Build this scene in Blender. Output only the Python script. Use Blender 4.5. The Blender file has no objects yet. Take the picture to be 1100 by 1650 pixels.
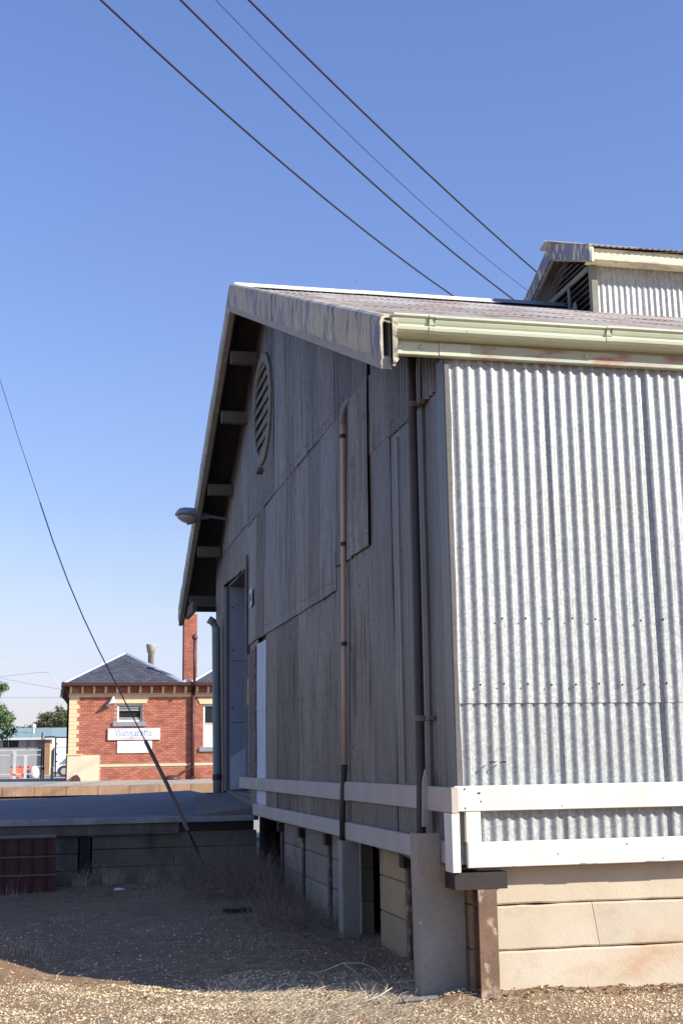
import bpy, math, random
import numpy as np
from mathutils import Matrix, Vector, noise
random.seed(7); rng = np.random.default_rng(7)
SC = bpy.context.scene
COL = SC.collection
# ------------------------------------------------------------------ camera
cd = bpy.data.cameras.new('camera'); cam = bpy.data.objects.new('camera', cd); COL.objects.link(cam)
cd.sensor_fit = 'VERTICAL'; cd.sensor_height = 36.0; cd.sensor_width = 24.0
cd.lens = 2063.258*36/1650; cd.clip_start = .1; cd.clip_end = 2000
Rr = Vector((0.976391, -0.215484, -0.015095)); Ru = Vector((-0.026637, -0.189454, 0.981528)); Rf = Vector((0.214364, 0.957953, 0.190721))
cam.matrix_world = Matrix(((Rr.x, Ru.x, -Rf.x, -2.34385), (Rr.y, Ru.y, -Rf.y, -7.42243), (Rr.z, Ru.z, -Rf.z, 1.35974), (0, 0, 0, 1)))
SC.camera = cam
# ------------------------------------------------------------------ world and sun
SUN = Vector((1.45, -1.1, 1.0)).normalized()          # towards the sun
elev = math.asin(SUN.z); azim = math.atan2(SUN.x, SUN.y)
W = bpy.data.worlds.new('World'); SC.world = W; W.use_nodes = True
wn, wl = W.node_tree.nodes, W.node_tree.links
wn.clear()
sky = wn.new('ShaderNodeTexSky'); sky.sky_type = 'NISHITA'; sky.sun_disc = False
sky.sun_elevation = elev; sky.sun_rotation = azim
sky.air_density = 1.8; sky.dust_density = 0.3; sky.ozone_density = 2.0; sky.altitude = 150
bg = wn.new('ShaderNodeBackground'); bg.inputs['Strength'].default_value = .115
wo = wn.new('ShaderNodeOutputWorld')
# thin high cloud low over the horizon
geo = wn.new('ShaderNodeNewGeometry'); sep = wn.new('ShaderNodeSeparateXYZ')
mp = wn.new('ShaderNodeMapping'); mp.inputs['Scale'].default_value = (1.6, 1.6, 9)
nz = wn.new('ShaderNodeTexNoise'); nz.inputs['Scale'].default_value = 2.6; nz.inputs['Detail'].default_value = 6
mr = wn.new('ShaderNodeMapRange'); mr.inputs[1].default_value = .40; mr.inputs[2].default_value = .72; mr.inputs[3].default_value = .45; mr.inputs[4].default_value = .95
me = wn.new('ShaderNodeMapRange'); me.inputs[1].default_value = .02; me.inputs[2].default_value = .19; me.inputs[3].default_value = 1; me.inputs[4].default_value = 0
mu = wn.new('ShaderNodeMath'); mu.operation = 'MULTIPLY'
mx = wn.new('ShaderNodeMix'); mx.data_type = 'RGBA'; mx.inputs[7].default_value = (4.2, 4.85, 6.7, 1)
tc = wn.new('ShaderNodeTexCoord')
wl.new(tc.outputs['Generated'], mp.inputs['Vector']); wl.new(mp.outputs[0], nz.inputs['Vector'])
wl.new(tc.outputs['Generated'], sep.inputs[0]); wl.new(sep.outputs['Z'], me.inputs[0])
tint = wn.new('ShaderNodeMix'); tint.data_type = 'RGBA'; tint.blend_type = 'MULTIPLY'; tint.inputs[0].default_value = 1; tint.inputs[7].default_value = (.62, .675, 1.10, 1)
wl.new(sky.outputs[0], tint.inputs[6])
wl.new(nz.outputs['Fac'], mr.inputs[0]); wl.new(mr.outputs[0], mu.inputs[0]); wl.new(me.outputs[0], mu.inputs[1])
wl.new(mu.outputs[0], mx.inputs[0]); wl.new(tint.outputs[2], mx.inputs[6])
wl.new(mx.outputs[2], bg.inputs['Color']); wl.new(bg.outputs[0], wo.inputs[0])
sl = bpy.data.lights.new('sun', 'SUN'); sl.energy = 5.0; sl.angle = math.radians(.53); sl.color = (1, .955, .84)
so = bpy.data.objects.new('sun', sl); COL.objects.link(so); so.location = (20, -20, 30)
so.rotation_euler = SUN.to_track_quat('Z', 'Y').to_euler()
SC.view_settings.view_transform = 'Standard'; SC.view_settings.look = 'None'
SC.view_settings.exposure = .62; SC.view_settings.gamma = 1; SC.view_settings.use_curve_mapping = False
SC.cycles.max_bounces = 6
# ------------------------------------------------------------------ materials
def mat(name, c1, c2=None, scale=4, lo=.35, hi=.65, stretch=(1, 1, 1), rough=.75, metal=0., bump=0., bscale=60, bstretch=(1, 1, 1), rnd=0., island=0., layers=(), detail=6, spangle=0., spec=.5):
    m = bpy.data.materials.new(name); m.use_nodes = True
    n, l = m.node_tree.nodes, m.node_tree.links
    b = n['Principled BSDF']; b.inputs['Roughness'].default_value = rough; b.inputs['Metallic'].default_value = metal
    b.inputs['Specular IOR Level'].default_value = spec
    g = n.new('ShaderNodeNewGeometry')
    def nse(sc, st, det=detail, rg=.6):
        p = n.new('ShaderNodeMapping'); p.inputs['Scale'].default_value = st
        t = n.new('ShaderNodeTexNoise'); t.inputs['Scale'].default_value = sc; t.inputs['Detail'].default_value = det; t.inputs['Roughness'].default_value = rg
        l.new(g.outputs['Position'], p.inputs['Vector']); l.new(p.outputs[0], t.inputs['Vector'])
        return t.outputs['Fac']
    def mix(fac, A, B, mode='MIX'):
        x = n.new('ShaderNodeMix'); x.data_type = 'RGBA'; x.blend_type = mode
        if hasattr(fac, 'links'): l.new(fac, x.inputs[0])
        else: x.inputs[0].default_value = fac
        for s, v in ((x.inputs[6], A), (x.inputs[7], B)):
            if hasattr(v, 'links'): l.new(v, s)
            else: s.default_value = (*v, 1)
        return x.outputs[2]
    def rngm(v, a, bb, c=0., d=1.):
        r = n.new('ShaderNodeMapRange'); l.new(v, r.inputs[0])
        for i, q in enumerate((a, bb, c, d)): r.inputs[i+1].default_value = q
        return r.outputs[0]
    col = c1
    if c2 is not None: col = mix(rngm(nse(scale, stretch), lo, hi), c1, c2)
    for (c, sc, a, bb, st) in layers: col = mix(rngm(nse(sc, st), a, bb), col, c)
    def scalev(v, amount):
        nonlocal col
        s = rngm(v, 0, 1, 1-amount, 1+amount)
        cx = n.new('ShaderNodeCombineColor')
        for i in range(3): l.new(s, cx.inputs[i])
        col = mix(1.0, col, cx.outputs[0], 'MULTIPLY')
    if spangle:
        v = n.new('ShaderNodeTexVoronoi'); v.inputs['Scale'].default_value = 70
        l.new(g.outputs['Position'], v.inputs['Vector'])
        sx = n.new('ShaderNodeSeparateColor'); l.new(v.outputs['Color'], sx.inputs[0]); scalev(sx.outputs[0], spangle)
    if rnd:
        o = n.new('ShaderNodeObjectInfo'); scalev(o.outputs['Random'], rnd)
    if island: scalev(g.outputs['Random Per Island'], island)
    if hasattr(col, 'links'): l.new(col, b.inputs['Base Color'])
    else: b.inputs['Base Color'].default_value = (*col, 1)
    if bump:
        bp = n.new('ShaderNodeBump'); bp.inputs['Strength'].default_value = min(1, bump); bp.inputs['Distance'].default_value = .01
        l.new(nse(bscale, bstretch, 5), bp.inputs['Height']); l.new(bp.outputs[0], b.inputs['Normal'])
    return m
V_ST = (6, 6, .35)     # vertical streaks
M = {}
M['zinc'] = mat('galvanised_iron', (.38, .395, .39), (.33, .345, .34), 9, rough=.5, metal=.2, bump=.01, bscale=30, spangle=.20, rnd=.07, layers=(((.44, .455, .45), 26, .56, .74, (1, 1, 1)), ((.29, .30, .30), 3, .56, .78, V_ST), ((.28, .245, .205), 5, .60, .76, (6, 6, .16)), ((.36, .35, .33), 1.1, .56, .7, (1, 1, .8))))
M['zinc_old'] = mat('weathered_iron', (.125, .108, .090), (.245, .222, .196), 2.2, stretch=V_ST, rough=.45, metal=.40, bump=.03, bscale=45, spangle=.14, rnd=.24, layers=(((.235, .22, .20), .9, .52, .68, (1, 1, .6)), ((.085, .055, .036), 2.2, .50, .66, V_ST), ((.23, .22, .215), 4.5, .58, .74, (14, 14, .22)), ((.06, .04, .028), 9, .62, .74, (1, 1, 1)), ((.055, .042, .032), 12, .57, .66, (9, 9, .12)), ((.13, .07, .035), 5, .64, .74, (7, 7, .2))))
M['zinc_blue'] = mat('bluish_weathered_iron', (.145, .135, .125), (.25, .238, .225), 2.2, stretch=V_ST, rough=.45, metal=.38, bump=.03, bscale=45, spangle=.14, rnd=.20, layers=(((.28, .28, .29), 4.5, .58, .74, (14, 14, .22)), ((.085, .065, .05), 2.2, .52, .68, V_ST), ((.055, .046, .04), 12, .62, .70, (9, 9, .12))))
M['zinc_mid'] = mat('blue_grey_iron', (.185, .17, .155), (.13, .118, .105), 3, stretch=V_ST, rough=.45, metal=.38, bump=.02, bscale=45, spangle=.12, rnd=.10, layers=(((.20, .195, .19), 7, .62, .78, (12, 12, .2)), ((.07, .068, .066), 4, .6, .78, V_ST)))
M['white_iron'] = mat('white_painted_iron', (.68, .70, .74), (.56, .58, .62), 5, stretch=V_ST, rough=.6, bump=.05, layers=(((.3, .28, .25), 10, .7, .8, (8, 8, .3)),))
M['roof_iron'] = mat('rusty_roof_iron', (.50, .42, .34), (.56, .51, .44), 3, rough=.65, metal=.1, bump=.1, spangle=.08, rnd=.22, layers=(((.40, .23, .14), 2.5, .50, .64, (1, .6, 1)), ((.22, .11, .08), 12, .64, .72, (1, 1, 1))))
M['rust'] = mat('rusty_steel', (.14, .082, .055), (.21, .125, .08), 8, rough=.85, bump=.3, bscale=70, layers=(((.42, .31, .22), 14, .54, .64, (1, 1, .7)), ((.09, .05, .045), 30, .6, .75, (1, 1, 1))))
M['dark_steel'] = mat('dark_steel', (.018, .012, .010), (.03, .02, .017), 9, rough=.7, bump=.2)
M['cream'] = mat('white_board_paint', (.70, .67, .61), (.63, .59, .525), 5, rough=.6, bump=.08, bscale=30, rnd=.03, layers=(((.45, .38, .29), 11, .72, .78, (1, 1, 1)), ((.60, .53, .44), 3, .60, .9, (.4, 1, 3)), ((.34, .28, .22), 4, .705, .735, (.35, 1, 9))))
M['cream_shade'] = mat('shaded_board_paint', (.50, .42, .35), (.43, .365, .30), 4, stretch=(1, 1, 1), rough=.7, bump=.1, bscale=40, rnd=.05, layers=(((.30, .26, .22), 12, .67, .74, (1, 1, 1)),))  # darker copy of the board paint, gable shade put into the colour
M['gutter'] = mat('pale_green_paint', (.56, .60, .44), (.50, .53, .385), 3, rough=.4, bump=.03, layers=(((.42, .39, .29), 7, .62, .76, (.5, 1, 1)), ((.36, .30, .22), 24, .69, .75, (.6, 1, 1))))
M['beam'] = mat('flaking_green_beam', (.52, .53, .39), (.43, .47, .37), 4, stretch=(.5, 1, 2), rough=.75, bump=.25, bscale=30, bstretch=(.3, 1, 2), rnd=.07, layers=(((.42, .24, .17), 2.6, .50, .60, (1, 1, 3)), ((.44, .40, .33), 6, .54, .62, (.5, 1, 3)), ((.22, .19, .16), 9, .64, .70, (.4, 1, 5))))
M['barge'] = mat('peeling_barge_paint', (.56, .49, .33), (.47, .41, .28), 5, rough=.7, bump=.25, bscale=35, rnd=.06, layers=(((.20, .21, .235), 3.0, .50, .60, (1, 3, 1)), ((.46, .44, .37), 6, .55, .62, (1, 4, .45)), ((.14, .12, .09), 7, .57, .65, (1, 5, .35)), ((.10, .075, .05), 26, .67, .72, (1, 1, .6))))
M['barge_blue'] = mat('peeling_blue_grey_timber', (.20, .215, .26), (.15, .165, .205), 6, rough=.8, bump=.2, bscale=35, layers=(((.50, .47, .36), 7, .50, .57, (1, 1.5, .8)),))
M['barge_edge'] = mat('weathered_barge_trim', (.33, .30, .25), (.42, .39, .33), 6, rough=.8, bump=.2, layers=(((.15, .13, .11), 12, .6, .7, (1, 1, 1)),))
M['mon_fascia'] = mat('cream_yellow_fascia_paint', (.72, .65, .44), (.63, .57, .40), 4, rough=.65, bump=.15, layers=(((.42, .38, .32), 4, .50, .60, (.5, 1, 2)), ((.28, .25, .22), 12, .62, .70, (.5, 1, 2))))
M['ridge_white'] = mat('white_ridge_metal', (.74, .74, .72), (.66, .66, .65), 3, rough=.45, metal=.1)
M['ridge_blue'] = mat('blue_grey_ridge_metal', (.16, .20, .27), (.19, .23, .30), 5, rough=.4, metal=.2)
M['concrete'] = mat('cream_concrete', (.50, .41, .30), (.55, .47, .36), 3, rough=.9, bump=.22, bscale=55, rnd=.04, layers=(((.44, .26, .14), 1.5, .56, .76, (1, 1, 1.8)), ((.40, .37, .32), 5, .63, .8, (1, 1, 1)), ((.27, .23, .19), 18, .72, .8, (1, 1, 1))))
M['concrete_tan'] = mat('tan_footing_concrete', (.46, .31, .155), (.38, .275, .16), 3, rough=.92, bump=.25, bscale=50, rnd=.12, layers=(((.18, .135, .09), 2, .56, .75, (1, 1, .6)), ((.36, .31, .25), 4, .62, .8, (1, 1, 1))))
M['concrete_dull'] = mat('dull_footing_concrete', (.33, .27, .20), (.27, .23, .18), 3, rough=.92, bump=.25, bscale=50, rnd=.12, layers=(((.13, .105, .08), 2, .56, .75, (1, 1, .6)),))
M['concrete_grey'] = mat('stained_grey_concrete', (.16, .135, .10), (.21, .185, .145), 2, rough=.92, bump=.2, bscale=50, rnd=.10, layers=(((.06, .056, .05), 1.6, .54, .72, (1, 1, .45)), ((.24, .215, .175), 3, .62, .8, (1, 1, .5))))
M['guard'] = mat('dull_grey_guard_metal', (.32, .295, .25), (.26, .24, .205), 4, rough=.6, metal=.15, bump=.08, spangle=.07, layers=(((.40, .29, .165), 1.6, .47, .68, (1, 1, .8)), ((.40, .40, .37), 8, .68, .8, (3, 3, .4))))
M['slat'] = mat('louvre_timber', (.20, .195, .165), (.15, .145, .125), 8, rough=.8, bump=.15)
M['frame_olive'] = mat('olive_grey_frame_paint', (.20, .20, .16), (.15, .148, .122), 6, rough=.7, bump=.15)
M['timber'] = mat('weathered_timber', (.13, .12, .11), (.19, .18, .17), 5, stretch=(8, 8, .4), rough=.9, bump=.3, bscale=30, bstretch=(6, 6, .3), rnd=.15, layers=(((.09, .075, .065), 4, .6, .7, (8, 8, .5)),))
M['rafter'] = mat('dark_rafter_timber', (.11, .10, .08), (.15, .138, .115), 6, rough=.85, bump=.15)
M['soffit_shade'] = mat('dark_soffit_shade', (.035, .034, .03), (.055, .05, .045), 6, stretch=(8, 1, 1), rough=.95)  # near-black colour stands in for shade under the eaves
M['black'] = mat('dark_interior', (.012, .011, .010), rough=.95)
M['door'] = mat('blue_grey_door_paint', (.33, .36, .44), (.30, .33, .41), 2, rough=.5, bump=.03, layers=(((.22, .23, .27), 6, .64, .8, (1, 1, .5)),))
M['door_white'] = mat('pale_panel_paint', (.50, .53, .60), (.45, .48, .55), 3, rough=.5)
M['conduit'] = mat('pinkish_brown_pipe_paint', (.60, .45, .35), (.52, .39, .30), 4, stretch=(1, 1, .6), rough=.5)
M['pipe_grey'] = mat('grey_plastic_pipe', (.27, .28, .30), (.23, .24, .26), 6, rough=.45)
M['pipe_dark'] = mat('dark_brown_pipe_paint', (.035, .030, .028), (.055, .046, .042), 5, rough=.55, layers=(((.45, .42, .36), 10, .70, .76, (2, 2, 1)),))
M['pipe_green'] = mat('grey_green_pipe_paint', (.22, .27, .26), (.18, .22, .215), 5, rough=.5)
M['deck'] = mat('grey_asphalt_deck', (.10, .105, .118), (.14, .142, .152), 2, stretch=(.25, 2.2, 1), rough=.8, bump=.12, bscale=30, layers=(((.20, .195, .19), 5, .54, .68, (.15, 3, 1)), ((.06, .058, .058), 3, .54, .68, (.3, 1.5, 1))))
M['ramp'] = mat('worn_timber_ramp', (.14, .12, .10), (.19, .165, .14), 3, stretch=(.4, 3, 1), rough=.85, bump=.15)
M['edge_steel'] = mat('worn_edge_steel', (.38, .38, .40), (.25, .24, .24), 5, rough=.5, metal=.3)
M['red_steel'] = mat('dark_red_painted_steel', (.070, .014, .011), (.05, .011, .009), 4, rough=.6, bump=.08, layers=(((.05, .02, .018), 7, .6, .75, (3, 1, .5)),))
M['red_flange'] = mat('faded_red_flange', (.13, .075, .07), (.16, .10, .095), 5, rough=.6)
M['lamp_metal'] = mat('blue_grey_lamp_metal', (.30, .35, .44), (.25, .29, .37), 6, rough=.35, metal=.3)
M['lamp_glass'] = mat('cloudy_lamp_lens', (.50, .48, .44), (.42, .39, .35), 7, rough=.25)
M['wire'] = mat('weathered_cable_sheath', (.016, .018, .026), (.024, .026, .034), 20, rough=.7)
M['wire_blue'] = mat('blue_cable_sheath', (.03, .10, .25), rough=.5)
M['guard_tube'] = mat('grey_plastic_guard', (.14, .13, .125), (.24, .21, .18), 6, rough=.7, layers=(((.45, .38, .30), 11, .62, .7, (1, 1, .5)),))
M['paper'] = mat('white_paper', (.72, .72, .76), (.66, .66, .70), 6, rough=.8)
M['ink'] = mat('dark_ink', (.05, .05, .08), rough=.8)
M['yellow'] = mat('faded_yellow_tape', (.45, .38, .09), (.36, .30, .09), 12, rough=.6)
# ground
M['ground'] = mat('gravelly_earth', (.21, .118, .055), (.29, .18, .09), 5, rough=.95, bump=.7, bscale=45, layers=(((.18, .13, .09), 2.5, .56, .72, (1, 1, 1)), ((.44, .37, .27), 16, .58, .70, (1, 1, 1)), ((.13, .105, .085), 30, .66, .74, (1, 1, 1))))
M['stone'] = mat('gravel_stone', (.68, .535, .33), (.56, .43, .27), 9, rough=.9, island=.55, layers=(((.30, .19, .11), 40, .55, .62, (1, 1, 1)), ((.52, .48, .42), 55, .60, .66, (1, 1, 1))))
M['straw'] = mat('dry_straw', (.55, .47, .345), (.42, .34, .235), 12, rough=.9, island=.35)
M['brush'] = mat('dead_brush_stem', (.20, .145, .10), (.28, .21, .15), 6, rough=.9, island=.45)
M['twig'] = mat('bleached_twig', (.50, .45, .37), (.40, .35, .28), 14, rough=.9, island=.3)
M['leaf_litter'] = mat('brown_leaf_litter', (.15, .10, .07), (.22, .15, .10), 20, rough=.95, island=.45)
# station
M['mortar'] = mat('brick_mortar', (.43, .30, .23), (.36, .25, .19), 20, rough=.95, bump=.2)
M['brick'] = mat('red_brick', (.42, .15, .095), (.35, .115, .072), 2.5, rough=.9, bump=.1, island=.22, layers=(((.46, .30, .22), 1.7, .66, .8, (1, 1, 1)),))
M['st_cream'] = mat('cream_station_paint', (.74, .53, .32), (.68, .48, .29), 3, rough=.7)
M['st_cream_pale'] = mat('pale_cream_render', (.72, .56, .40), (.62, .47, .33), 2, rough=.85)
M['maroon'] = mat('maroon_paint', (.085, .030, .028), (.07, .025, .024), 5, rough=.5)
M['slate'] = mat('grey_slate', (.085, .088, .105), (.07, .073, .088), 3, rough=.6, island=.22)
M['roof_cap'] = mat('pale_galvanised_capping', (.50, .55, .62), (.44, .48, .55), 4, rough=.45, metal=.2)
M['sill'] = mat('blue_grey_stone_sill', (.26, .26, .30), (.22, .22, .26), 8, rough=.8)
M['st_white'] = mat('white_paint', (.66, .655, .64), rough=.5)
M['glass'] = mat('dark_window_glass', (.02, .022, .025), rough=.08)
M['blind'] = mat('grey_louvre_glass', (.26, .255, .22), (.22, .215, .19), 4, rough=.35)
M['sign_blue'] = mat('pale_blue_lettering', (.34, .41, .63), rough=.6)
M['sign_pink'] = mat('pink_stripe', (.74, .28, .36), rough=.6)
M['pot'] = mat('buff_chimney_pot', (.46, .40, .33), (.38, .33, .28), 6, rough=.9)
M['platform'] = mat('pale_platform_paving', (.40, .35, .29), (.35, .31, .265), .8, rough=.9, bump=.1, layers=(((.26, .26, .26), .6, .56, .7, (1, .5, 1)),))
M['coping'] = mat('stained_platform_coping', (.36, .22, .13), (.28, .17, .105), 1.6, stretch=(3, 1, .7), rough=.9, bump=.1, rnd=.12, layers=(((.42, .31, .20), 3, .58, .7, (3, 1, .5)),))
M['ballast'] = mat('pale_ballast', (.40, .35, .28), (.30, .26, .21), 12, rough=.95, bump=.6, bscale=20)
M['rail'] = mat('rusty_rail_steel', (.11, .07, .055), (.15, .10, .08), 6, rough=.7, metal=.2)
# background
M['shed_wall'] = mat('grey_shed_cladding', (.28, .28, .29), (.24, .24, .25), 1.5, stretch=(3, 1, .3), rough=.7)
M['shed_roof'] = mat('faded_green_roof', (.25, .35, .32), (.31, .41, .38), .6, rough=.5, rnd=.15)
M['brown_brick'] = mat('brown_brickwork', (.30, .165, .10), (.24, .13, .08), 4, rough=.9)
M['yellow_post'] = mat('cream_yellow_cladding', (.68, .55, .30), rough=.7)
M['van_white'] = mat('white_vehicle_paint', (.78, .79, .80), rough=.25)
M['van_blue'] = mat('pale_blue_van_stripe', (.45, .52, .68), rough=.3)
M['van_glass'] = mat('tinted_vehicle_glass', (.16, .22, .26), rough=.08)
M['tyre'] = mat('black_tyre', (.025, .025, .026), rough=.8)
M['black_metal'] = mat('black_gate_paint', (.018, .020, .026), rough=.4)
M['fence_white'] = mat('pale_fence_paint', (.55, .55, .54), (.47, .47, .46), 5, rough=.6)
M['mesh_wire'] = mat('galvanised_mesh_wire', (.38, .38, .38), rough=.5, metal=.3)
M['orange'] = mat('faded_orange_plastic', (.72, .17, .09), (.62, .14, .08), 4, rough=.5)
M['sack'] = mat('white_sack_fabric', (.74, .73, .70), (.66, .65, .62), 5, rough=.9)
M['bin'] = mat('grey_brown_plastic', (.14, .13, .12), rough=.5)
M['bark'] = mat('grey_brown_bark', (.16, .12, .09), (.11, .085, .065), 6, rough=.95, bump=.4)
M['leaf'] = mat('fresh_green_leaf', (.10, .19, .035), (.065, .13, .025), 3, rough=.55, island=.45)
M['leaf_olive'] = mat('olive_gum_leaf', (.12, .125, .05), (.075, .085, .035), 1.2, rough=.6, island=.4)
M['leaf_far'] = mat('greyish_far_leaf', (.14, .15, .11), (.10, .11, .085), .6, rough=.7, island=.3)
# ------------------------------------------------------------------ mesh helpers
LOC = {}
class MB:
    def __init__(s): s.v = []; s.f = []; s.smooth = False
    def quad(s, *p):
        k = len(s.v); s.v += [tuple(q) for q in p]; s.f.append(tuple(range(k, k+len(p)))); return s
    def box(s, x0, x1, y0, y1, z0, z1):
        return s.hexa([(x0, y0, z0), (x1, y0, z0), (x1, y1, z0), (x0, y1, z0), (x0, y0, z1), (x1, y0, z1), (x1, y1, z1), (x0, y1, z1)])
    def hexa(s, p):
        k = len(s.v); s.v += [tuple(q) for q in p]
        s.f += [tuple(k+i for i in q) for q in ((3, 2, 1, 0), (4, 5, 6, 7), (0, 1, 5, 4), (1, 2, 6, 5), (2, 3, 7, 6), (3, 0, 4, 7))]; return s
    def bevbox(s, x0, x1, y0, y1, z0, z1, b=.004):
        # box with chamfered edges running along its longest axis plus slightly irregular ends
        d = [x1-x0, y1-y0, z1-z0]; a = d.index(max(d)); lo = [x0, y0, z0]; hi = [x1, y1, z1]
        i, j = [k for k in range(3) if k != a]
        ring = [(lo[i]+b, lo[j]), (hi[i]-b, lo[j]), (hi[i], lo[j]+b), (hi[i], hi[j]-b), (hi[i]-b, hi[j]), (lo[i]+b, hi[j]), (lo[i], hi[j]-b), (lo[i], lo[j]+b)]
        k = len(s.v)
        for e in (lo[a], hi[a]):
            for (p, q) in ring:
                c = [0, 0, 0]; c[a] = e; c[i] = p; c[j] = q; s.v.append(tuple(c))
        for t in range(8): s.f.append((k+t, k+(t+1) % 8, k+8+(t+1) % 8, k+8+t))
        s.f.append(tuple(k+7-t for t in range(8))); s.f.append(tuple(k+8+t for t in range(8))); return s
    def prism(s, poly, axis, a0, a1):
        # poly: 2-D points in the two other axes (in order), extruded along axis
        i, j = [k for k in range(3) if k != axis]; k = len(s.v); n = len(poly)
        for e in (a0, a1):
            for (p, q) in poly:
                c = [0, 0, 0]; c[axis] = e; c[i] = p; c[j] = q; s.v.append(tuple(c))
        for t in range(n): s.f.append((k+t, k+(t+1) % n, k+n+(t+1) % n, k+n+t))
        s.f.append(tuple(k+n-1-t for t in range(n))); s.f.append(tuple(k+n+t for t in range(n))); return s
    def tube(s, pts, r, seg=8, cap=True):
        pts = [Vector(p) for p in pts]; rr = r if hasattr(r, '__len__') else [r]*len(pts); k = len(s.v)
        for i, p in enumerate(pts):
            t = (pts[min(i+1, len(pts)-1)]-pts[max(i-1, 0)]).normalized()
            up = Vector((0, 0, 1)) if abs(t.z) < .95 else Vector((0, 1, 0))
            a = t.cross(up).normalized(); b = a.cross(t)
            for q in range(seg):
                w = 2*math.pi*q/seg; s.v.append(tuple(p+a*(math.cos(w)*rr[i])+b*(math.sin(w)*rr[i])))
        for i in range(len(pts)-1):
            for q in range(seg):
                s.f.append((k+i*seg+q, k+i*seg+(q+1) % seg, k+(i+1)*seg+(q+1) % seg, k+(i+1)*seg+q))
        if cap:
            s.f.append(tuple(k+seg-1-q for q in range(seg))); s.f.append(tuple(k+(len(pts)-1)*seg+q for q in range(seg)))
        return s
    def lathe(s, c, prof, seg=16):
        k = len(s.v); n = len(prof)
        for (r, z) in prof:
            for q in range(seg):
                w = 2*math.pi*q/seg; s.v.append((c[0]+r*math.cos(w), c[1]+r*math.sin(w), c[2]+z))
        for i in range(n-1):
            for q in range(seg): s.f.append((k+i*seg+q, k+i*seg+(q+1) % seg, k+(i+1)*seg+(q+1) % seg, k+(i+1)*seg+q))
        s.f.append(tuple(k+seg-1-q for q in range(seg))); s.f.append(tuple(k+(n-1)*seg+q for q in range(seg))); return s
    def build(s, name, m, parent=None, smooth=None, flip=False):
        me = bpy.data.meshes.new(name); o = bpy.data.objects.new(name, me)
        off = LOC.get(parent.name, (0, 0, 0)) if parent else (0, 0, 0)
        me.from_pydata([(x-off[0], y-off[1], z-off[2]) for x, y, z in s.v], [], s.f)
        if s.smooth if smooth is None else smooth:
            me.polygons.foreach_set('use_smooth', [True]*len(me.polygons))
        me.materials.append(M[m] if isinstance(m, str) else m); me.update()
        COL.objects.link(o)
        if parent: o.parent = parent
        LOC[o.name] = off
        return o
def B(*a): return MB().box(*a)
def thing(name, label, cat, loc=(0, 0, 0), group=None):
    o = bpy.data.objects.new(name, None); COL.objects.link(o); o.location = loc; o.empty_display_size = .2
    LOC[o.name] = tuple(loc); return tag(o, label, cat, group)
def tag(o, label, cat, group=None, kind=None):
    if label: o['label'] = label
    if cat: o['category'] = cat
    if group: o['group'] = group
    if kind: o['kind'] = kind
    return o
def struct(o): o['kind'] = 'structure'; return o
def stuff(o): o['kind'] = 'stuff'; return o
def corr(U, V, N, O, u0, u1, v0, v1, pitch=.076, amp=.0085, seg=8, nv=5, n0=0., bulge=.003, lift=.004, wob=.004, seed=0):
    """one corrugated sheet; v0/v1 numbers or functions of u; lift: how far the bottom edge stands proud"""
    U, V, N, O = Vector(U), Vector(V), Vector(N), Vector(O); b = MB(); b.smooth = True
    nu = max(2, int(round((u1-u0)/pitch*seg))); r = random.Random(seed); tilt = r.uniform(-wob, wob); ph = r.uniform(-.15, .15)
    for i in range(nu+1):
        u = u0+(u1-u0)*i/nu
        a = v0(u) if callable(v0) else v0; c = v1(u) if callable(v1) else v1
        a += tilt*((u-u0)/(u1-u0)-.5)*2
        for j in range(nv+1):
            t = j/nv; v = a+(c-a)*t
            n = n0+lift*(1-t)+amp*math.cos(2*math.pi*u/pitch+ph)+bulge*noise.noise((u*1.3+seed, v*1.1, seed*.7))
            uu = u+.0025*noise.noise((v*1.5, seed, u*.4))
            p = O+U*uu+V*v+N*n; b.v.append((p.x, p.y, p.z))
    w = nv+1; right = U.cross(V).dot(N) > 0
    for i in range(nu):
        for j in range(nv):
            q = (i*w+j, (i+1)*w+j, (i+1)*w+j+1, i*w+j+1); b.f.append(q if right else q[::-1])
    return b
# ================================================================== GROUND
def gh(x, y):
    h = .22*math.exp(-((x+3.2)**2+(y-2.5)**2)/.45) - .03*math.exp(-((x+1.5)**2+(y-1.1)**2)/.5)
    h += .018*noise.noise((x*1.1, y*1.1, 0))+.010*noise.noise((x*3.3, y*3.3, 4))+.006*noise.noise((x*9, y*9, 2))
    h += .10*math.exp(-(((x+.55)/.8)**2+((y-6.9)/1.2)**2))
    h += .05*math.exp(-(((x+1.9)/.9)**2+((y-7.3)/.5)**2))
    h += .03*math.exp(-((x-.02)**2+(y-.12)**2)/.02)
    if x > -.1: h += (.022+.012*noise.noise((x*4, 2, 1)))*math.exp(-((y-.05)/.06)**2)
    f = min(1, max(0, (7.85-y)/.3)) if y > 7.5 else 1
    return h*f
g = MB(); xs = np.concatenate(([-400, -60, -14, -8], np.linspace(-5, 5, 168), [8, 14, 60, 400])); ys = np.concatenate(([-400, -60, -14, -8], np.linspace(-5, 8.2, 220), [10, 14, 30, 60, 150, 900]))
for x in xs:
    for y in ys:
        near = -5 <= x <= 5 and -5 <= y <= 8.2
        g.v.append((x, y, gh(x, y) if near else 0.))
w = len(ys)
for i in range(len(xs)-1):
    for j in range(w-1): g.f.append((i*w+j, (i+1)*w+j, (i+1)*w+j+1, i*w+j+1))
g.smooth = True
struct(g.build('ground', 'ground'))
b = MB().box(-60, 60, 15.6, 40.9, -.2, .06); struct(b.build('track_bed', 'ballast'))
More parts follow.
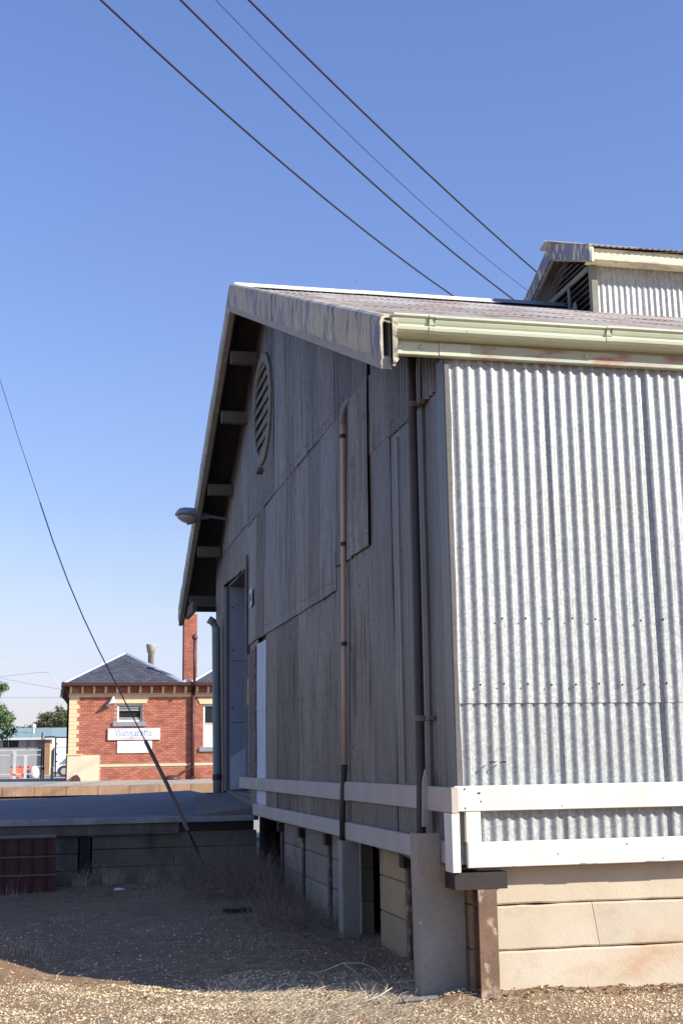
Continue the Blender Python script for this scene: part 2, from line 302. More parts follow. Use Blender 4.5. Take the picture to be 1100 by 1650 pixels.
# station platform (structure) with coping blocks
pf = MB()
pf.prism([(41.3, -.2), (41.3, .585), (45.9, .72), (160, .72), (160, -.2)], 0, -60, 60)
plat = struct(pf.build('platform', 'platform'))
for i in range(10):
    x0 = -5.2+i*1.12
    MB().hexa([(x0, 40.98, .28), (x0+1.105, 40.98, .28), (x0+1.105, 41.295, .28), (x0, 41.295, .28), (x0, 40.98, .60), (x0+1.105, 40.98, .60), (x0+1.105, 41.295, .61), (x0, 41.295, .61)]).build('coping_block', 'coping', plat)
B(-60, 60, 41.1, 41.29, -.2, .28).build('platform_wall', 'dark_steel', plat)
for k, (yr, lb) in enumerate(((38.2, 'rusty running rail nearer the goods shed, below the platform edge'), (39.75, 'rusty running rail right under the brown station platform edge'))):
    r = MB().prism([(yr-.07, .10), (yr+.07, .10), (yr+.012, .13), (yr+.012, .19), (yr+.035, .20), (yr+.035, .235), (yr-.035, .235), (yr-.035, .20), (yr-.012, .19), (yr-.012, .13)], 0, -40, 40)
    tag(r.build('railway_rail', 'rail'), lb, 'rail', 'rails beside the station platform')
# ================================================================== GOODS SHED
shed = thing('goods_shed', 'large grey corrugated iron goods shed with white skirting boards and peeling barge boards', 'shed', (0, 0, 0))
EAVE_Y, EAVE_Z, AP_Y, AP_Z, FAR_Y, FAR_Z = -.15, 4.03, 6.9, 6.91, 13.05, 3.80
SN = (AP_Z-EAVE_Z)/(AP_Y-EAVE_Y); SF = (AP_Z-FAR_Z)/(FAR_Y-AP_Y)
def zr(y): return EAVE_Z+SN*(y-EAVE_Y)-.03 if y < AP_Y else AP_Z-SF*(y-AP_Y)-.03
L = 9.0
# core (frame behind the sheets, and a black block added to stop light)
c = MB()
c.prism([(.05, .80), (.05, 3.86), (6.9, zr(6.9)-.12), (11.7, zr(11.7)-.12), (11.7, .80)], 0, 1.26, L-.05)
c.build('light_block_core', 'black', shed)
f = MB().prism([(.05, .80), (.05, 3.86), (6.9, zr(6.9)-.12), (8.36, zr(8.36)-.12), (8.36, .80)], 0, .05, 1.255)
f.prism([(10.62, .80), (10.62, zr(10.62)-.12), (11.7, zr(11.7)-.12), (11.7, .80)], 0, .05, 1.255)
f.prism([(8.37, 3.82), (8.37, zr(8.37)-.12), (10.61, zr(10.61)-.12), (10.61, 3.82)], 0, .05, 1.255)
f.build('gable_framing', 'timber', shed)
B(.16, L, .16, 11.6, .72, .795).build('floor', 'black', shed)
# ---- sunlit side wall sheets
edges = [0.0, .672, 1.346, 1.96, 2.57, 3.18, 3.79, 4.40, 5.01, 5.62, 6.23, 6.84, 7.45, 8.06, 8.67, L]
for i in range(len(edges)-1):
    e0, e1 = edges[i]+.004, edges[i+1]+.016
    off = (0, .001, .011, .004, .008)[i % 5]; nv = 22 if i < 3 else 4
    corr((1, 0, 0), (0, 0, 1), (0, -1, 0), (0, 0, 0), e0, e1, .75, 1.72, n0=off-.004, nv=nv, amp=.0088, seg=10, seed=i+3, lift=0, bulge=.004, wob=.002).build('wall_sheet', 'zinc', shed)
    corr((1, 0, 0), (0, 0, 1), (0, -1, 0), (0, 0, 0), e0, e1, 1.687, 3.87, n0=off, nv=nv, amp=.0088, seg=10, seed=i+50, lift=.004, bulge=.004, wob=.002).build('wall_sheet', 'zinc', shed)
# ---- gable sheets
def gs(y0, y1, z0, z1, m, n0=0., seed=0, lift=.006, amp=.0105, nv=8):
    corr((0, 1, 0), (0, 0, 1), (-1, 0, 0), (0, 0, 0), y0, y1+.012, z0, z1, n0=n0, seed=seed, lift=lift, amp=amp, nv=nv, wob=.012, bulge=.006).build('gable_sheet', m, shed)
top = lambda y: zr(y)-.035
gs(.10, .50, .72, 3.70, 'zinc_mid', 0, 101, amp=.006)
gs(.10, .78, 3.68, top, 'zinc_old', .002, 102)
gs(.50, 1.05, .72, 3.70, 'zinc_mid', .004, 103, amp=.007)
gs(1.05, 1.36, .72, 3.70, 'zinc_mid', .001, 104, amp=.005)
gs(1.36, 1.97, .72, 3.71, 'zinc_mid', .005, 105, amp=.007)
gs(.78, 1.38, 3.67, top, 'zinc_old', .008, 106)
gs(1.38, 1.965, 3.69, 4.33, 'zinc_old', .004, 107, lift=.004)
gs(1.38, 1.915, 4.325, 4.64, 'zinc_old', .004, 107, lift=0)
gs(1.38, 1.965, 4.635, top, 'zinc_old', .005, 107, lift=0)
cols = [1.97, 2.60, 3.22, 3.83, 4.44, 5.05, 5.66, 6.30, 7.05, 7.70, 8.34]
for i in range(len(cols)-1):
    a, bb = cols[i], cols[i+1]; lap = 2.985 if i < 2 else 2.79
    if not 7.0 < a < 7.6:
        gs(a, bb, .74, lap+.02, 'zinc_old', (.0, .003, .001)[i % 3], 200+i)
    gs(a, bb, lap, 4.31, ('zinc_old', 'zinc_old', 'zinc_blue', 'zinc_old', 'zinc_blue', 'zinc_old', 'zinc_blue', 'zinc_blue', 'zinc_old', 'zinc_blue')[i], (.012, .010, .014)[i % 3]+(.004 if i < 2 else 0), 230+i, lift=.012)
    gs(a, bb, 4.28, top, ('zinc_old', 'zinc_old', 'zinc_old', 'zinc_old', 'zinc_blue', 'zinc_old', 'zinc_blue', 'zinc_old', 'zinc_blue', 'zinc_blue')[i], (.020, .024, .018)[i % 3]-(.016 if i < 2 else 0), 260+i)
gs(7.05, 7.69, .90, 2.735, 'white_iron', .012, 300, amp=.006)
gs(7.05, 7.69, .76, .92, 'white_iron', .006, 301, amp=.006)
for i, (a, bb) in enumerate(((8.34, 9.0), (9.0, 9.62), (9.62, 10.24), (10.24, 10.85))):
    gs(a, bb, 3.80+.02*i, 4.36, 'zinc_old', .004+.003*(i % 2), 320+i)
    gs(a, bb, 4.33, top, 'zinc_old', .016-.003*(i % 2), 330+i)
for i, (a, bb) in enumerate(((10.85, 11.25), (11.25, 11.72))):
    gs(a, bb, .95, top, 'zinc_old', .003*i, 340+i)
# pale repaired rib and corner flashing
MB().prism([(-.020, 1.135), (-.024, 1.15), (-.024, 1.165), (-.020, 1.18), (-.002, 1.19), (-.002, 1.125)], 2, 1.21, 3.62).build('cover_rib', 'zinc_mid', shed)
cf = MB(); cf.smooth = False
n = 30
for j in range(n+1):
    z = .88+(3.85-.88)*j/n; wv = .012*noise.noise((z*1.3, 2, 0))+.004*noise.noise((z*6, 1, 0))
    cf.v += [(-.014, .16+wv*.3, z), (-.017, -.006, z), (-.010, -.016, z), (.020+wv, -.0165, z), (.02+wv, -.004, z), (-.002, .16, z)]
for j in range(n):
    for q in range(5): k = j*6+q; cf.f.append((k, k+1, k+7, k+6))
cf.build('corner_flashing', 'zinc_mid', shed, flip=True)
# nails
nl = MB()
def nail(p, ax):
    r = .0075
    k = len(nl.v); o = []
    for q in range(6):
        a = q*math.pi/3
        o.append((p[0]+r*math.cos(a), p[1], p[2]+r*math.sin(a)) if ax == 'y' else (p[0], p[1]+r*math.cos(a), p[2]+r*math.sin(a)))
    tip = (p[0], p[1]-.006, p[2]) if ax == 'y' else (p[0]-.006, p[1], p[2])
    nl.v += o+[tip]
    for q in range(6): nl.f.append((k+q, k+(q+1) % 6, k+6))
for i in range(2, 58):
    if i % 2 == 0:
        nail((i*.076+.004*random.uniform(-1, 1), -.024, 1.80+.006*random.uniform(-1, 1)), 'y')
        if i % 4 == 0 or random.random() < .5: nail((i*.076, -.026, 2.20+.01*random.uniform(-1, 1)), 'y')
for (z, a, bb, st) in ((4.36, 2.0, 8.3, .1), (4.20, 2.4, 5.5, .15), (2.88, 3.3, 7.7, .152), (1.95, 2.5, 8.0, .152), (3.74, .2, 1.9, .152), (3.08, 2.0, 3.2, .152), (5.2, 2.2, 6.2, .45), (4.9, 2.2, 6.2, .38), (5.7, 3.8, 6.2, .6)):
    y = a
    while y < bb:
        if random.random() < .85: nail((-.042, round(y/.076)*.076, z+.012*random.uniform(-1, 1)), 'x')
        y += st
stuff(nl.build('nail', 'dark_steel', shed))
# two bent nails left sticking out of the sunlit wall
for x in (.195, .262):
    MB().tube([(x, -.01, 1.335), (x+.004, -.05, 1.34), (x+.022, -.06, 1.338)], .004, 5).build('bent_nail', 'dark_steel', shed)
# ---- skirting boards
MB().bevbox(-.040, 3.9, -.056, -.020, 1.056, 1.203, .004).build('skirting_board', 'cream', shed)
MB().bevbox(3.904, L, -.055, -.020, 1.056, 1.203, .004).build('skirting_board', 'cream', shed)
MB().bevbox(.030, 3.9, -.056, -.020, .734, .880, .004).build('skirting_board', 'cream', shed)
MB().bevbox(3.904, L, -.054, -.020, .734, .880, .004).build('skirting_board', 'cream', shed)
MB().bevbox(.022, .115, -.050, -.019, .8815, 1.0545, .003).build('corner_board', 'cream', shed)
MB().bevbox(-.068, -.016, -.054, .09, .712, 1.047, .004).build('corner_board', 'cream', shed)
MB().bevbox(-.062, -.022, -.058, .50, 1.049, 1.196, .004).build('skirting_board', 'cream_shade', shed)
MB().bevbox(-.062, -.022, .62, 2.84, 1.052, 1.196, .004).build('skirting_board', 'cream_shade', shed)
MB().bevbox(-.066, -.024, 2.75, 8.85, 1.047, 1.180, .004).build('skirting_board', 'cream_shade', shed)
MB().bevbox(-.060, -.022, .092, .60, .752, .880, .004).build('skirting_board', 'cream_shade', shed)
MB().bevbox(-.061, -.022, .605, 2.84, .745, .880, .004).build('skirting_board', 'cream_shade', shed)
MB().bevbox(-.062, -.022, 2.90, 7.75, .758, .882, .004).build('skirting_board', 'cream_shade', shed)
for (x, z, w_) in ((.012, 1.185, .012), (.015, 1.075, .010), (.095, 1.160, .022), (.112, 1.112, .010), (1.02, .845, .008), (1.9, 1.16, .012), (1.93, 1.09, .010), (.62, 1.075, .005), (.58, .80, .006), (1.25, .755, .006)):
    MB().prism([(x, z-.003), (x+w_*.5, z-.006), (x+w_, z-.002), (x+w_*.9, z+.005), (x+w_*.3, z+.006)], 1, -.0572, -.0555).build('nail_mark', 'dark_steel', shed)
for (x0, x1, z) in ((.70, .86, .7355), (1.12, 1.40, .7365), (.28, .33, .7352)):
    MB().prism([(x0, z-.002), (x1, z-.002), (x1-.03, z+.005), ((x0+x1)/2, z+.003), (x0+.03, z+.007)], 1, -.0570, -.0552).build('split', 'timber', shed)
# ---- footing: bearers, rusty stumps, concrete planks
B(-.05, .27, -.034, .16, .612, .708).build('bearer_end', 'dark_steel', shed)
def stump(x0, x1, yf, z0, z1, name='steel_stump'):
    s = MB(); s.box(x0, x1, yf, yf+.016, z0, z1); xc = (x0+x1)/2
    s.box(xc-.008, xc+.008, yf+.0165, yf+.10, z0, z1); s.box(x0, x1, yf+.1005, yf+.116, z0, z1)
    return s.build(name, 'rust', shed)
stump(.085, .198, -.045, -.2, .610)
stump(4.0, 4.11, -.045, -.2, .70)
CY = .076
def plank(x0, x1, y0, y1, z0, z1, sx0=0, sx1=0, m='concrete'):
    """precast plank along x with slightly uneven arrises; sx: slant of an end"""
    b = MB(); n = max(2, int((x1-x0)/.09)); k = 0
    for i in range(n+1):
        t = i/n; xb = x0+(x1-x0)*t; d = .004*noise.noise((xb*3, z0*7, 1))+.006*noise.noise((xb*17, z0*7, 1)); e = .004*noise.noise((xb*3, z1*7, 5))+.006*noise.noise((xb*19, z1*7, 5)); fz = .003*noise.noise((xb*2, z0*3, 9))
        s0 = sx0*(1-t)+sx1*t
        b.v += [(xb+s0*0, y0+fz+.008, z0+d), (xb, y0+fz, z0+d+.010), (xb+s0, y0+fz, z1+e-.010), (xb+s0, y0+fz+.008, z1+e), (xb+s0, y1, z1), (xb, y1, z0)]
    for i in range(n):
        for q in range(6): k = i*6; b.f.append((k+q, k+6+q, k+6+(q+1) % 6, k+(q+1) % 6))
    b.f.append((5, 4, 3, 2, 1, 0)); b.f.append(tuple(n*6+q for q in range(6)))
    return b.build('concrete_plank', m, shed)
plank(.125, 3.98, CY, CY+.10, -.12, .242); plank(4.02, L, CY, CY+.10, -.12, .242)
plank(.125, .872, CY, CY+.10, .248, .500, 0, -.035); plank(.876, 3.98, CY, CY+.10, .248, .500, -.035, 0); plank(4.02, L, CY, CY+.10, .248, .5)
plank(.125, 3.98, CY, CY+.10, .507, .730); plank(4.02, L, CY, CY+.10, .507, .73)
B(.02, .06, .30, .34, -.1, .70).build('footing_post', 'timber', shed)
def gplank(y0, y1, z0, z1, x=.10):
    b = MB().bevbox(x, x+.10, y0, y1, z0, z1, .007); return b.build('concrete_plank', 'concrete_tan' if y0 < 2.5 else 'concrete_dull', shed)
for (y0, y1) in ((.18, 1.46), (1.54, 2.36), (2.98, 4.10), (4.20, 5.36), (5.46, 6.56)):
    for (z0, z1) in ((-.15, .246), (.252, .502), (.508, .725)): gplank(y0, y1, z0, z1)
for y in (1.50, 4.15, 5.41, 6.62):
    MB().box(.075, .095, y-.035, y+.035, -.15, .62).box(.0955, .19, y-.01, y+.01, -.15, .62).build('steel_stump', 'rust', shed)
    B(.04, .2, y-.06, y+.06, .622, .715).build('bearer_end', 'dark_steel', shed)
B(.6, L, .4, 11.5, -.1, .70).build('footing_core', 'black', shed)
# ---- downpipe guards (pressed metal uprights standing against the skirting)
gd = MB().prism([(-.200, -.10), (.072, -.10), (.072, .70), (-.072, .70), (-.072, .925), (-.212, .925)], 1, .18, .20)
gd.prism([(-.212, .925), (-.200, -.10), (-.186, -.10), (-.198, .925)], 1, .2005, .34)
gd.build('downpipe_guard', 'guard', shed)
gd = MB().prism([(-.115, -.10), (.02, -.10), (.02, .73), (-.115, .745)], 1, 2.70, 2.72)
gd.box(-.115, -.10, 2.7205, 2.86, -.1, .74)
gd.build('downpipe_guard', 'guard', shed)
# ---- pipes on the gable
p = MB(); p.smooth = True
p.tube([(-.085, .53, .72), (-.085, .53, 1.0), (-.075, .54, 1.25), (-.07, .535, 2.5), (-.07, .525, 3.9), (-.07, .50, 4.05)], .030, 10)
dp = p.build('downpipe', 'pipe_dark', shed)
for z in (3.67, 1.60): MB().tube([(-.07, .53, z), (-.07, .53, z+.035)], .034, 10).box(-.05, -.012, .42, .57, z+.004, z+.03).build('pipe_bracket', 'timber', dp)
MB().prism([(-.095, .95), (-.060, .95), (-.058, 1.25), (-.07, 1.30), (-.088, 1.22)], 1, .455, .475).build('flaked_paint_patch', 'cream_shade', dp)
p = MB(); p.smooth = True
p.tube([(-.055, 2.83, 1.30), (-.055, 2.80, 2.2), (-.052, 2.73, 4.0), (-.052, 2.72, 4.14)], .021, 10)
cn = p.build('conduit', 'conduit', shed)
q = MB(); q.smooth = True; q.tube([(-.052, 2.72, 4.13), (-.052, 2.715, 4.20), (-.045, 2.70, 4.26), (-.02, 2.66, 4.31), (.01, 2.60, 4.335)], .024, 10); q.build('pipe_elbow', 'pipe_grey', cn)
q = MB(); q.smooth = True; q.tube([(-.075, 2.855, .72), (-.075, 2.85, 1.0), (-.057, 2.83, 1.33)], .026, 10); q.build('lower_pipe', 'pipe_dark', cn)
for z, y in ((4.01, 2.73), (3.10, 2.765), (2.28, 2.797)): MB().tube([(-.053, y, z), (-.053, y, z+.035)], .025, 10).build('pipe_clip', 'pipe_dark', cn)
p = MB(); p.smooth = True
p.tube([(-.10, 10.80, .93), (-.10, 10.82, 1.2), (-.10, 11.0, 3.15), (-.10, 11.03, 3.26), (-.14, 11.05, 3.36), (-.2, 11.06, 3.40)], .060, 10)
fp = p.build('downpipe', 'pipe_green', shed); fp['label'] = 'grey-green downpipe at the far end of the gable'
MB().tube([(-.10, 10.815, 1.12), (-.10, 10.82, 1.2)], .068, 10).build('pipe_bracket', 'pipe_dark', fp)
# ---- gable vent
vc = (7.03, 5.45); v = MB(); n = 40
rings = [(-.018, .675), (-.060, .670), (-.066, .655), (-.066, .565), (-.055, .55), (-.015, .548)]
for (x, r) in rings:
    for q in range(n): a = 2*math.pi*q/n; v.v.append((x, vc[0]+r*math.cos(a), vc[1]+r*math.sin(a)))
for i in range(len(rings)-1):
    for q in range(n): v.f.append((i*n+q, i*n+(q+1) % n, (i+1)*n+(q+1) % n, (i+1)*n+q))
vent = v.build('gable_vent', 'frame_olive', shed)
v = MB(); k = [(-.0265, vc[0]+.555*math.cos(2*math.pi*q/n), vc[1]+.555*math.sin(2*math.pi*q/n)) for q in range(n)]; v.quad(*k); v.build('vent_backing', 'black', vent)
for i in range(8):
    z = vc[1]-.50+i*.142; hw = math.sqrt(max(.02, .555**2-(z-vc[1])**2))-.005
    MB().hexa([(-.060, vc[0]-hw, z-.035), (-.054, vc[0]-hw, z-.045), (-.054, vc[0]+hw, z-.045), (-.060, vc[0]+hw, z-.035), (-.034, vc[0]-hw, z+.055), (-.030, vc[0]-hw, z+.045), (-.030, vc[0]+hw, z+.045), (-.034, vc[0]+hw, z+.055)]).build('vent_slat', 'slat', vent)
MB().box(-.10, -.03, 7.02, 7.22, 4.70, 4.745).build('vent_block', 'timber', vent)
# ---- gable doorway
d = MB().box(.02, 1.22, 10.44, 10.48, .98, 3.80).build('reveal_panel', 'door', shed)
for z in (1.9, 2.75): B(.03, 1.2, 10.4365, 10.4395, z, z+.006).build('panel_joint', 'black', d)
for z in (1.3, 2.1, 2.9, 3.5): MB().tube([(.06, 10.44, z), (.06, 10.43, z)], .012, 6).build('rivet', 'dark_steel', d)
MB().hexa([(.03, 10.36, 1.0), (1.1, 10.36, 1.0), (1.1, 10.372, 1.0), (.03, 10.372, 1.0), (.03, 10.41, 1.42), (.62, 10.41, 1.80), (.62, 10.422, 1.80), (.03, 10.422, 1.42)]).build('loose_panel', 'door_white', shed)
B(.02, 1.22, 8.38, 10.43, 3.805, 3.83).build('door_soffit', 'slat', shed)
B(.02, 1.22, 8.36, 10.44, .94, .978).build('door_floor', 'timber', shed)
B(1.225, 1.24, 8.36, 10.48, .98, 3.8).build('inner_door', 'timber', shed)
B(.21, 1.22, 8.365, 8.38, .98, 3.80).build('reveal_panel', 'timber', shed)
MB().bevbox(-.03, .018, 10.44, 10.60, .98, 3.80, .008).build('door_post', 'timber', shed)
MB().bevbox(-.012, .06, 10.605, 10.84, .98, 3.80, .008).build('door_post', 'timber', shed)

MB().bevbox(-.055, -.03, 8.335, 8.40, 1.20, 3.92, .004).build('door_batten', 'slat', shed)
MB().bevbox(-.02, .2, 8.345, 8.43, .98, 3.80, .006).build('door_post', 'timber', shed)
for i, (y0, y1, m) in enumerate(((7.72, 7.86, 'rust'), (7.875, 8.03, 'timber'), (8.045, 8.32, 'timber'))):
    MB().bevbox(-.034-.004*i, -.012, y0, y1, 1.19, 2.72 - .03*i, .004).build('wall_board', m, shed)
# ---- roof sheets
def slope_sheets(near, x0, x1, s0, s1, n0, seed, name='roof_sheet'):
    U = (1, 0, 0)
    if near: O = (0, EAVE_Y+.05, zr(EAVE_Y+.05)); V = Vector((0, 1, SN)).normalized(); N = Vector((0, -SN, 1)).normalized()
    else: O = (0, FAR_Y+.02, zr(FAR_Y+.02)); V = Vector((0, -1, SF)).normalized(); N = Vector((0, SF, 1)).normalized()
    corr(U, V, N, O, x0, x1+.012, s0, s1, n0=n0, seed=seed, lift=.002, wob=.012, nv=5, amp=.0055, bulge=.003).build(name, 'roof_iron', shed)
LN = math.hypot(AP_Y-EAVE_Y, AP_Z-EAVE_Z)-.06; LF = math.hypot(FAR_Y-AP_Y, AP_Z-FAR_Z)+.02
xs_ = [-.345]+[.265+.61*i for i in range(14)]+[L]
sr = [0, 1.75, 3.3, 4.7, 6.2, LN]
for i in range(len(xs_)-1):
    for j in range(5):
        slope_sheets(True, xs_[i], xs_[i+1], sr[j]-(.05 if j else 0)+.03*random.uniform(-1, 1), sr[j+1]+.05*(j < 4), .0022*(j+1)+.001*(i % 2), 400+i*7+j)
for i in range(len(xs_)-1):
    for j in range(2): slope_sheets(False, xs_[i], xs_[i+1], (0, LF/2-.05)[j], (LF/2+.05, LF)[j], .012*(j+1)+.003*(i % 2), 600+i*7+j)
def ridge(x0, x1, m, lift=0., pieces=1):
    r = MB(); w = .17; z = AP_Z+.014+lift; y = AP_Y
    prof = [(y-w, z-w*SN+.0), (y-.035, z-.008), (y-.028, z+.022), (y, z+.034), (y+.028, z+.022), (y+.035, z-.008), (y+w, z-w*SF), (y+w, z-w*SF-.006), (y, z-.006), (y-w, z-w*SN-.006)]
    r.prism(prof, 0, x0, x1); r.build('ridge_cap', m, shed)
ridge(-.40, 1.05, 'ridge_white'); ridge(1.04, 2.86, 'ridge_white', .003); ridge(2.80, 4.3, 'ridge_blue', .012); ridge(4.28, L, 'ridge_blue', .008)
# purlins carried out to the barge boards
for (y, z) in ((.55, 4.06), (2.2, 4.74), (4.1, 5.52), (5.9, 6.25), (7.45, 6.14), (8.35, 5.63), (9.78, 4.98), (11.05, 4.32), (12.2, 3.74)):
    MB().bevbox(-.36, -.03 if y < 11.7 else L, y, y+.10, z, z+.15, .004).build('purlin', 'rafter', shed)
for near in (True, False):
    ya, yb_ = (EAVE_Y+.12, AP_Y) if near else (AP_Y, FAR_Y-.02)
    MB().prism([(ya, zr(ya)-.030), (yb_, zr(yb_)-.030), (yb_, zr(yb_)-.045), (ya, zr(ya)-.045)], 0, -.36, L-.02).build('soffit_shade_sheet', 'soffit_shade', shed)  # added dark sheet, shade of the roof underside put into its colour
MB().prism([(11.76, 3.60), (11.76, 3.75), (12.9, 3.75), (12.9, 3.60)], 0, -.36, -.30).build('eave_bracket', 'rafter', shed)
# ---- barge boards: hollow boxed boards with a rolled metal cap, in pieces
def barge(y0, y1, near, m, drop=.258, jit=0., open_end=False):
    s = SN if near else -SF; z0 = zr(y0)+.03; z1 = zr(y1)+.03; nx = 14; b = MB(); b.smooth = False
    # profile in (x, dz): front face, roll, back lip
    prof = [(-.455, -drop), (-.462, -drop*.6), (-.458, -.06), (-.462, -.02), (-.452, .012), (-.430, .026), (-.400, .030), (-.372, .022), (-.360, .004), (-.362, -.02), (-.375, -.01), (-.40, .012), (-.432, .008), (-.444, -.03), (-.442, -drop)]
    k = len(prof)
    for i in range(nx+1):
        t = i/nx; y = y0+(y1-y0)*t; z = z0+(z1-z0)*t; e = .35 if i in (0, nx) else 1
        for (px, dz) in prof:
            d = .006*noise.noise((y*4, dz*6, 3+jit)); ez = .005*noise.noise((y*9, dz*3, 8+jit))
            b.v.append((px+jit+d*e, y, z+dz+ez))
    for i in range(nx):
        for q in range(k): a = i*k+q; c2 = i*k+(q+1) % k; b.f.append((a, c2, c2+k, a+k) if near else (a, a+k, c2+k, c2))
    b.f.append(tuple(range(k))[::-1] if near else tuple(range(k))); b.f.append(tuple(nx*k+q for q in range(k)))
    o = b.build('barge_cap', m, shed); return o
ye = [EAVE_Y-.02, 1.18, 2.65, 3.86, 5.22, AP_Y]
for i in range(5): barge(ye[i]+.004, ye[i+1]-.004, True, 'barge', jit=(0, -.004, .002, -.003, 0)[i])
yf = [AP_Y, 8.6, 10.2, 11.7, FAR_Y]
for i in range(4): barge(yf[i]+.004, yf[i+1]-.004, False, 'barge', jit=(0, -.003, .002, 0)[i], drop=.22)
# timber barge trim under the metal, plus the back board that closes the box
def slopeboard(x0, x1, y0, y1, near, top, bot, m, name):
    s = [(x, y, zr(y)+.03-d) for y in (y0, y1) for x in (x0, x1) for d in (bot, top)]
    b = MB(); b.hexa([s[0], s[2], s[6], s[4], s[1], s[3], s[7], s[5]]); b.build(name, m, shed)
slopeboard(-.450, -.385, EAVE_Y+.02, AP_Y-.002, True, .245, .325, 'barge_edge', 'barge_trim')
slopeboard(-.450, -.385, AP_Y+.002, FAR_Y-.02, False, .19, .30, 'barge_edge', 'barge_trim')
slopeboard(-.384, -.366, EAVE_Y-.015, AP_Y-.002, True, .03, .30, 'barge_edge', 'barge_back')
slopeboard(-.384, -.366, AP_Y+.002, FAR_Y-.02, False, .03, .28, 'rafter', 'barge_back')
rg = MB(); k0 = 14        # ragged return flange at the open near end
for j in range(k0+1):
    z = zr(EAVE_Y)+.045-.30*j/k0; d = .008*random.uniform(-1, 1)
    rg.v += [(-.384, EAVE_Y-.022, z), (-.352+d, EAVE_Y-.026+d*.5, z), (-.352+d, EAVE_Y+.03, z), (-.384, EAVE_Y+.03, z)]
for j in range(k0):
    for q in range(4): a = j*4+q; bq = j*4+(q+1) % 4; rg.f.append((a, bq, bq+4, a+4))
rg.f += [(0, 3, 2, 1), tuple(k0*4+q for q in range(4))]
rg.build('barge_return', 'barge', shed)
# ---- eave beam and gutter
for (x0, x1, m, dy) in ((-.345, -.055, 'gutter', .004), (-.053, .155, 'gutter', 0), (.157, 1.9, 'beam', .003), (1.902, 4.2, 'beam', 0), (4.202, L, 'beam', .003)):
    MB().bevbox(x0, x1, -.062+dy, -.012, 3.838, 3.925, .005).build('eave_beam', m, shed)
MB().box(-.345, L, -.045, -.012, 3.927, 4.0).build('fascia', 'gutter', shed)
bl = MB()
for x in (-.31, -.17, .93, 2.3, 3.6):
    bt = MB(); bt.smooth = True
    for (r, yy) in ((.016, -.062), (.014, -.070), (.006, -.076)): bt.v += [(x+r*math.cos(a*math.pi/4), yy, 3.89+r*math.sin(a*math.pi/4)) for a in range(8)]
    for i in range(2):
        for q in range(8): bt.f.append((i*8+q, i*8+(q+1) % 8, (i+1)*8+(q+1) % 8, (i+1)*8+q))
    bt.f.append(tuple(16+q for q in range(8))); bt.build('bolt', 'gutter', shed)
gp = [(-.050, 4.045), (-.050, 3.945), (-.060, 3.938), (-.120, 3.938), (-.150, 3.950), (-.166, 3.966), (-.170, 3.984), (-.168, 3.990), (-.156, 3.993), (-.156, 4.002), (-.164, 4.012), (-.172, 4.030), (-.173, 4.040), (-.180, 4.041), (-.187, 4.048), (-.187, 4.058), (-.180, 4.064), (-.170, 4.062), (-.166, 4.046), (-.150, 4.0), (-.12, 3.948), (-.058, 3.946), (-.056, 4.045)]
gx = [-.375, -.125, 1.05, 3.0, 5.0, 7.0, L]
for i in range(6):
    q = MB().prism(gp, 0, gx[i], gx[i+1]-.002); q.smooth = False
    dz = .004*((i % 2)); q.v = [(x, y-.001*(i % 2), z-dz-.004*abs(x-.8)*.2) for x, y, z in q.v]; q.build('gutter', 'gutter', shed)
for x in (-.13, 1.045, 2.99):
    cpf = [(y-.004 if y < -.1 else y, z-.003) for (y, z) in gp[1:17]]; MB().prism(cpf+[(-.17, 4.0), (-.12, 3.95)], 0, x-.018, x+.018).build('gutter_bracket', 'gutter', shed)
# ---- roof monitor (ventilated lantern) on the ridge
mon = MB()
MY0, MY1, MEZ, MAZ = 6.0, 7.80, 7.13, 7.62
mon.prism([(MY0+.06, 6.4), (MY0+.06, MEZ-.05), (AP_Y, MAZ-.1), (MY1-.06, MEZ-.05), (MY1-.06, 6.4)], 0, 3.86, L-.1)
monitor = mon.build('roof_monitor', 'black', shed)
def zm(y): return 7.742-.41*abs(y-AP_Y)
for i in range(9):
    x0 = 3.80+i*.61; corr((1, 0, 0), (0, 0, 1), (0, -1, 0), (0, MY0, 0), x0, min(L, x0+.622), zr(MY0)-.1, 7.15, n0=.003*(i % 2), seed=700+i, nv=3).build('monitor_sheet', 'zinc', monitor)
    for near in (1, 0):
        s = .41; yy = 5.72 if near else 8.08
        V = Vector((0, 1 if near else -1, s)).normalized(); N = Vector((0, -s if near else s, 1)).normalized()
        xx0 = 3.60+i*.61
        corr((1, 0, 0), V, N, (0, yy-.03*(1 if near else -1), zm(yy)-.03), xx0, min(L, xx0+.622), 0, 1.30, n0=.004*(i % 2), seed=720+i, nv=3, amp=.010).build('monitor_roof_sheet', 'roof_iron', monitor)
r = MB().prism([(AP_Y-.16, zm(AP_Y)-.03), (AP_Y-.03, zm(AP_Y)+.03), (AP_Y, zm(AP_Y)+.045), (AP_Y+.03, zm(AP_Y)+.03), (AP_Y+.16, zm(AP_Y)-.03), (AP_Y, zm(AP_Y)+.01)], 0, 3.53, L); r.build('monitor_ridge_cap', 'ridge_white', monitor)
for x0, x1 in ((3.66, 5.4), (5.403, L)): MB().bevbox(x0, x1, 5.755, 5.785, 7.085, 7.225, .004).build('monitor_fascia', 'mon_fascia', monitor)
B(3.66, L, 5.79, 5.98, 7.10, 7.12).build('monitor_soffit', 'mon_fascia', monitor)
def mboard(y0, y1, top, bot, x0, x1, m, name):
    s = [(x, y, zm(y)-d) for y in (y0, y1) for x in (x0, x1) for d in (bot, top)]
    MB().hexa([s[0], s[2], s[6], s[4], s[1], s[3], s[7], s[5]]).build(name, m, monitor)
mboard(5.705, AP_Y-.002, -.002, .205, 3.605, 3.632, 'barge_blue', 'monitor_barge')
mboard(AP_Y+.002, 8.1, -.002, .205, 3.605, 3.632, 'barge_blue', 'monitor_barge')
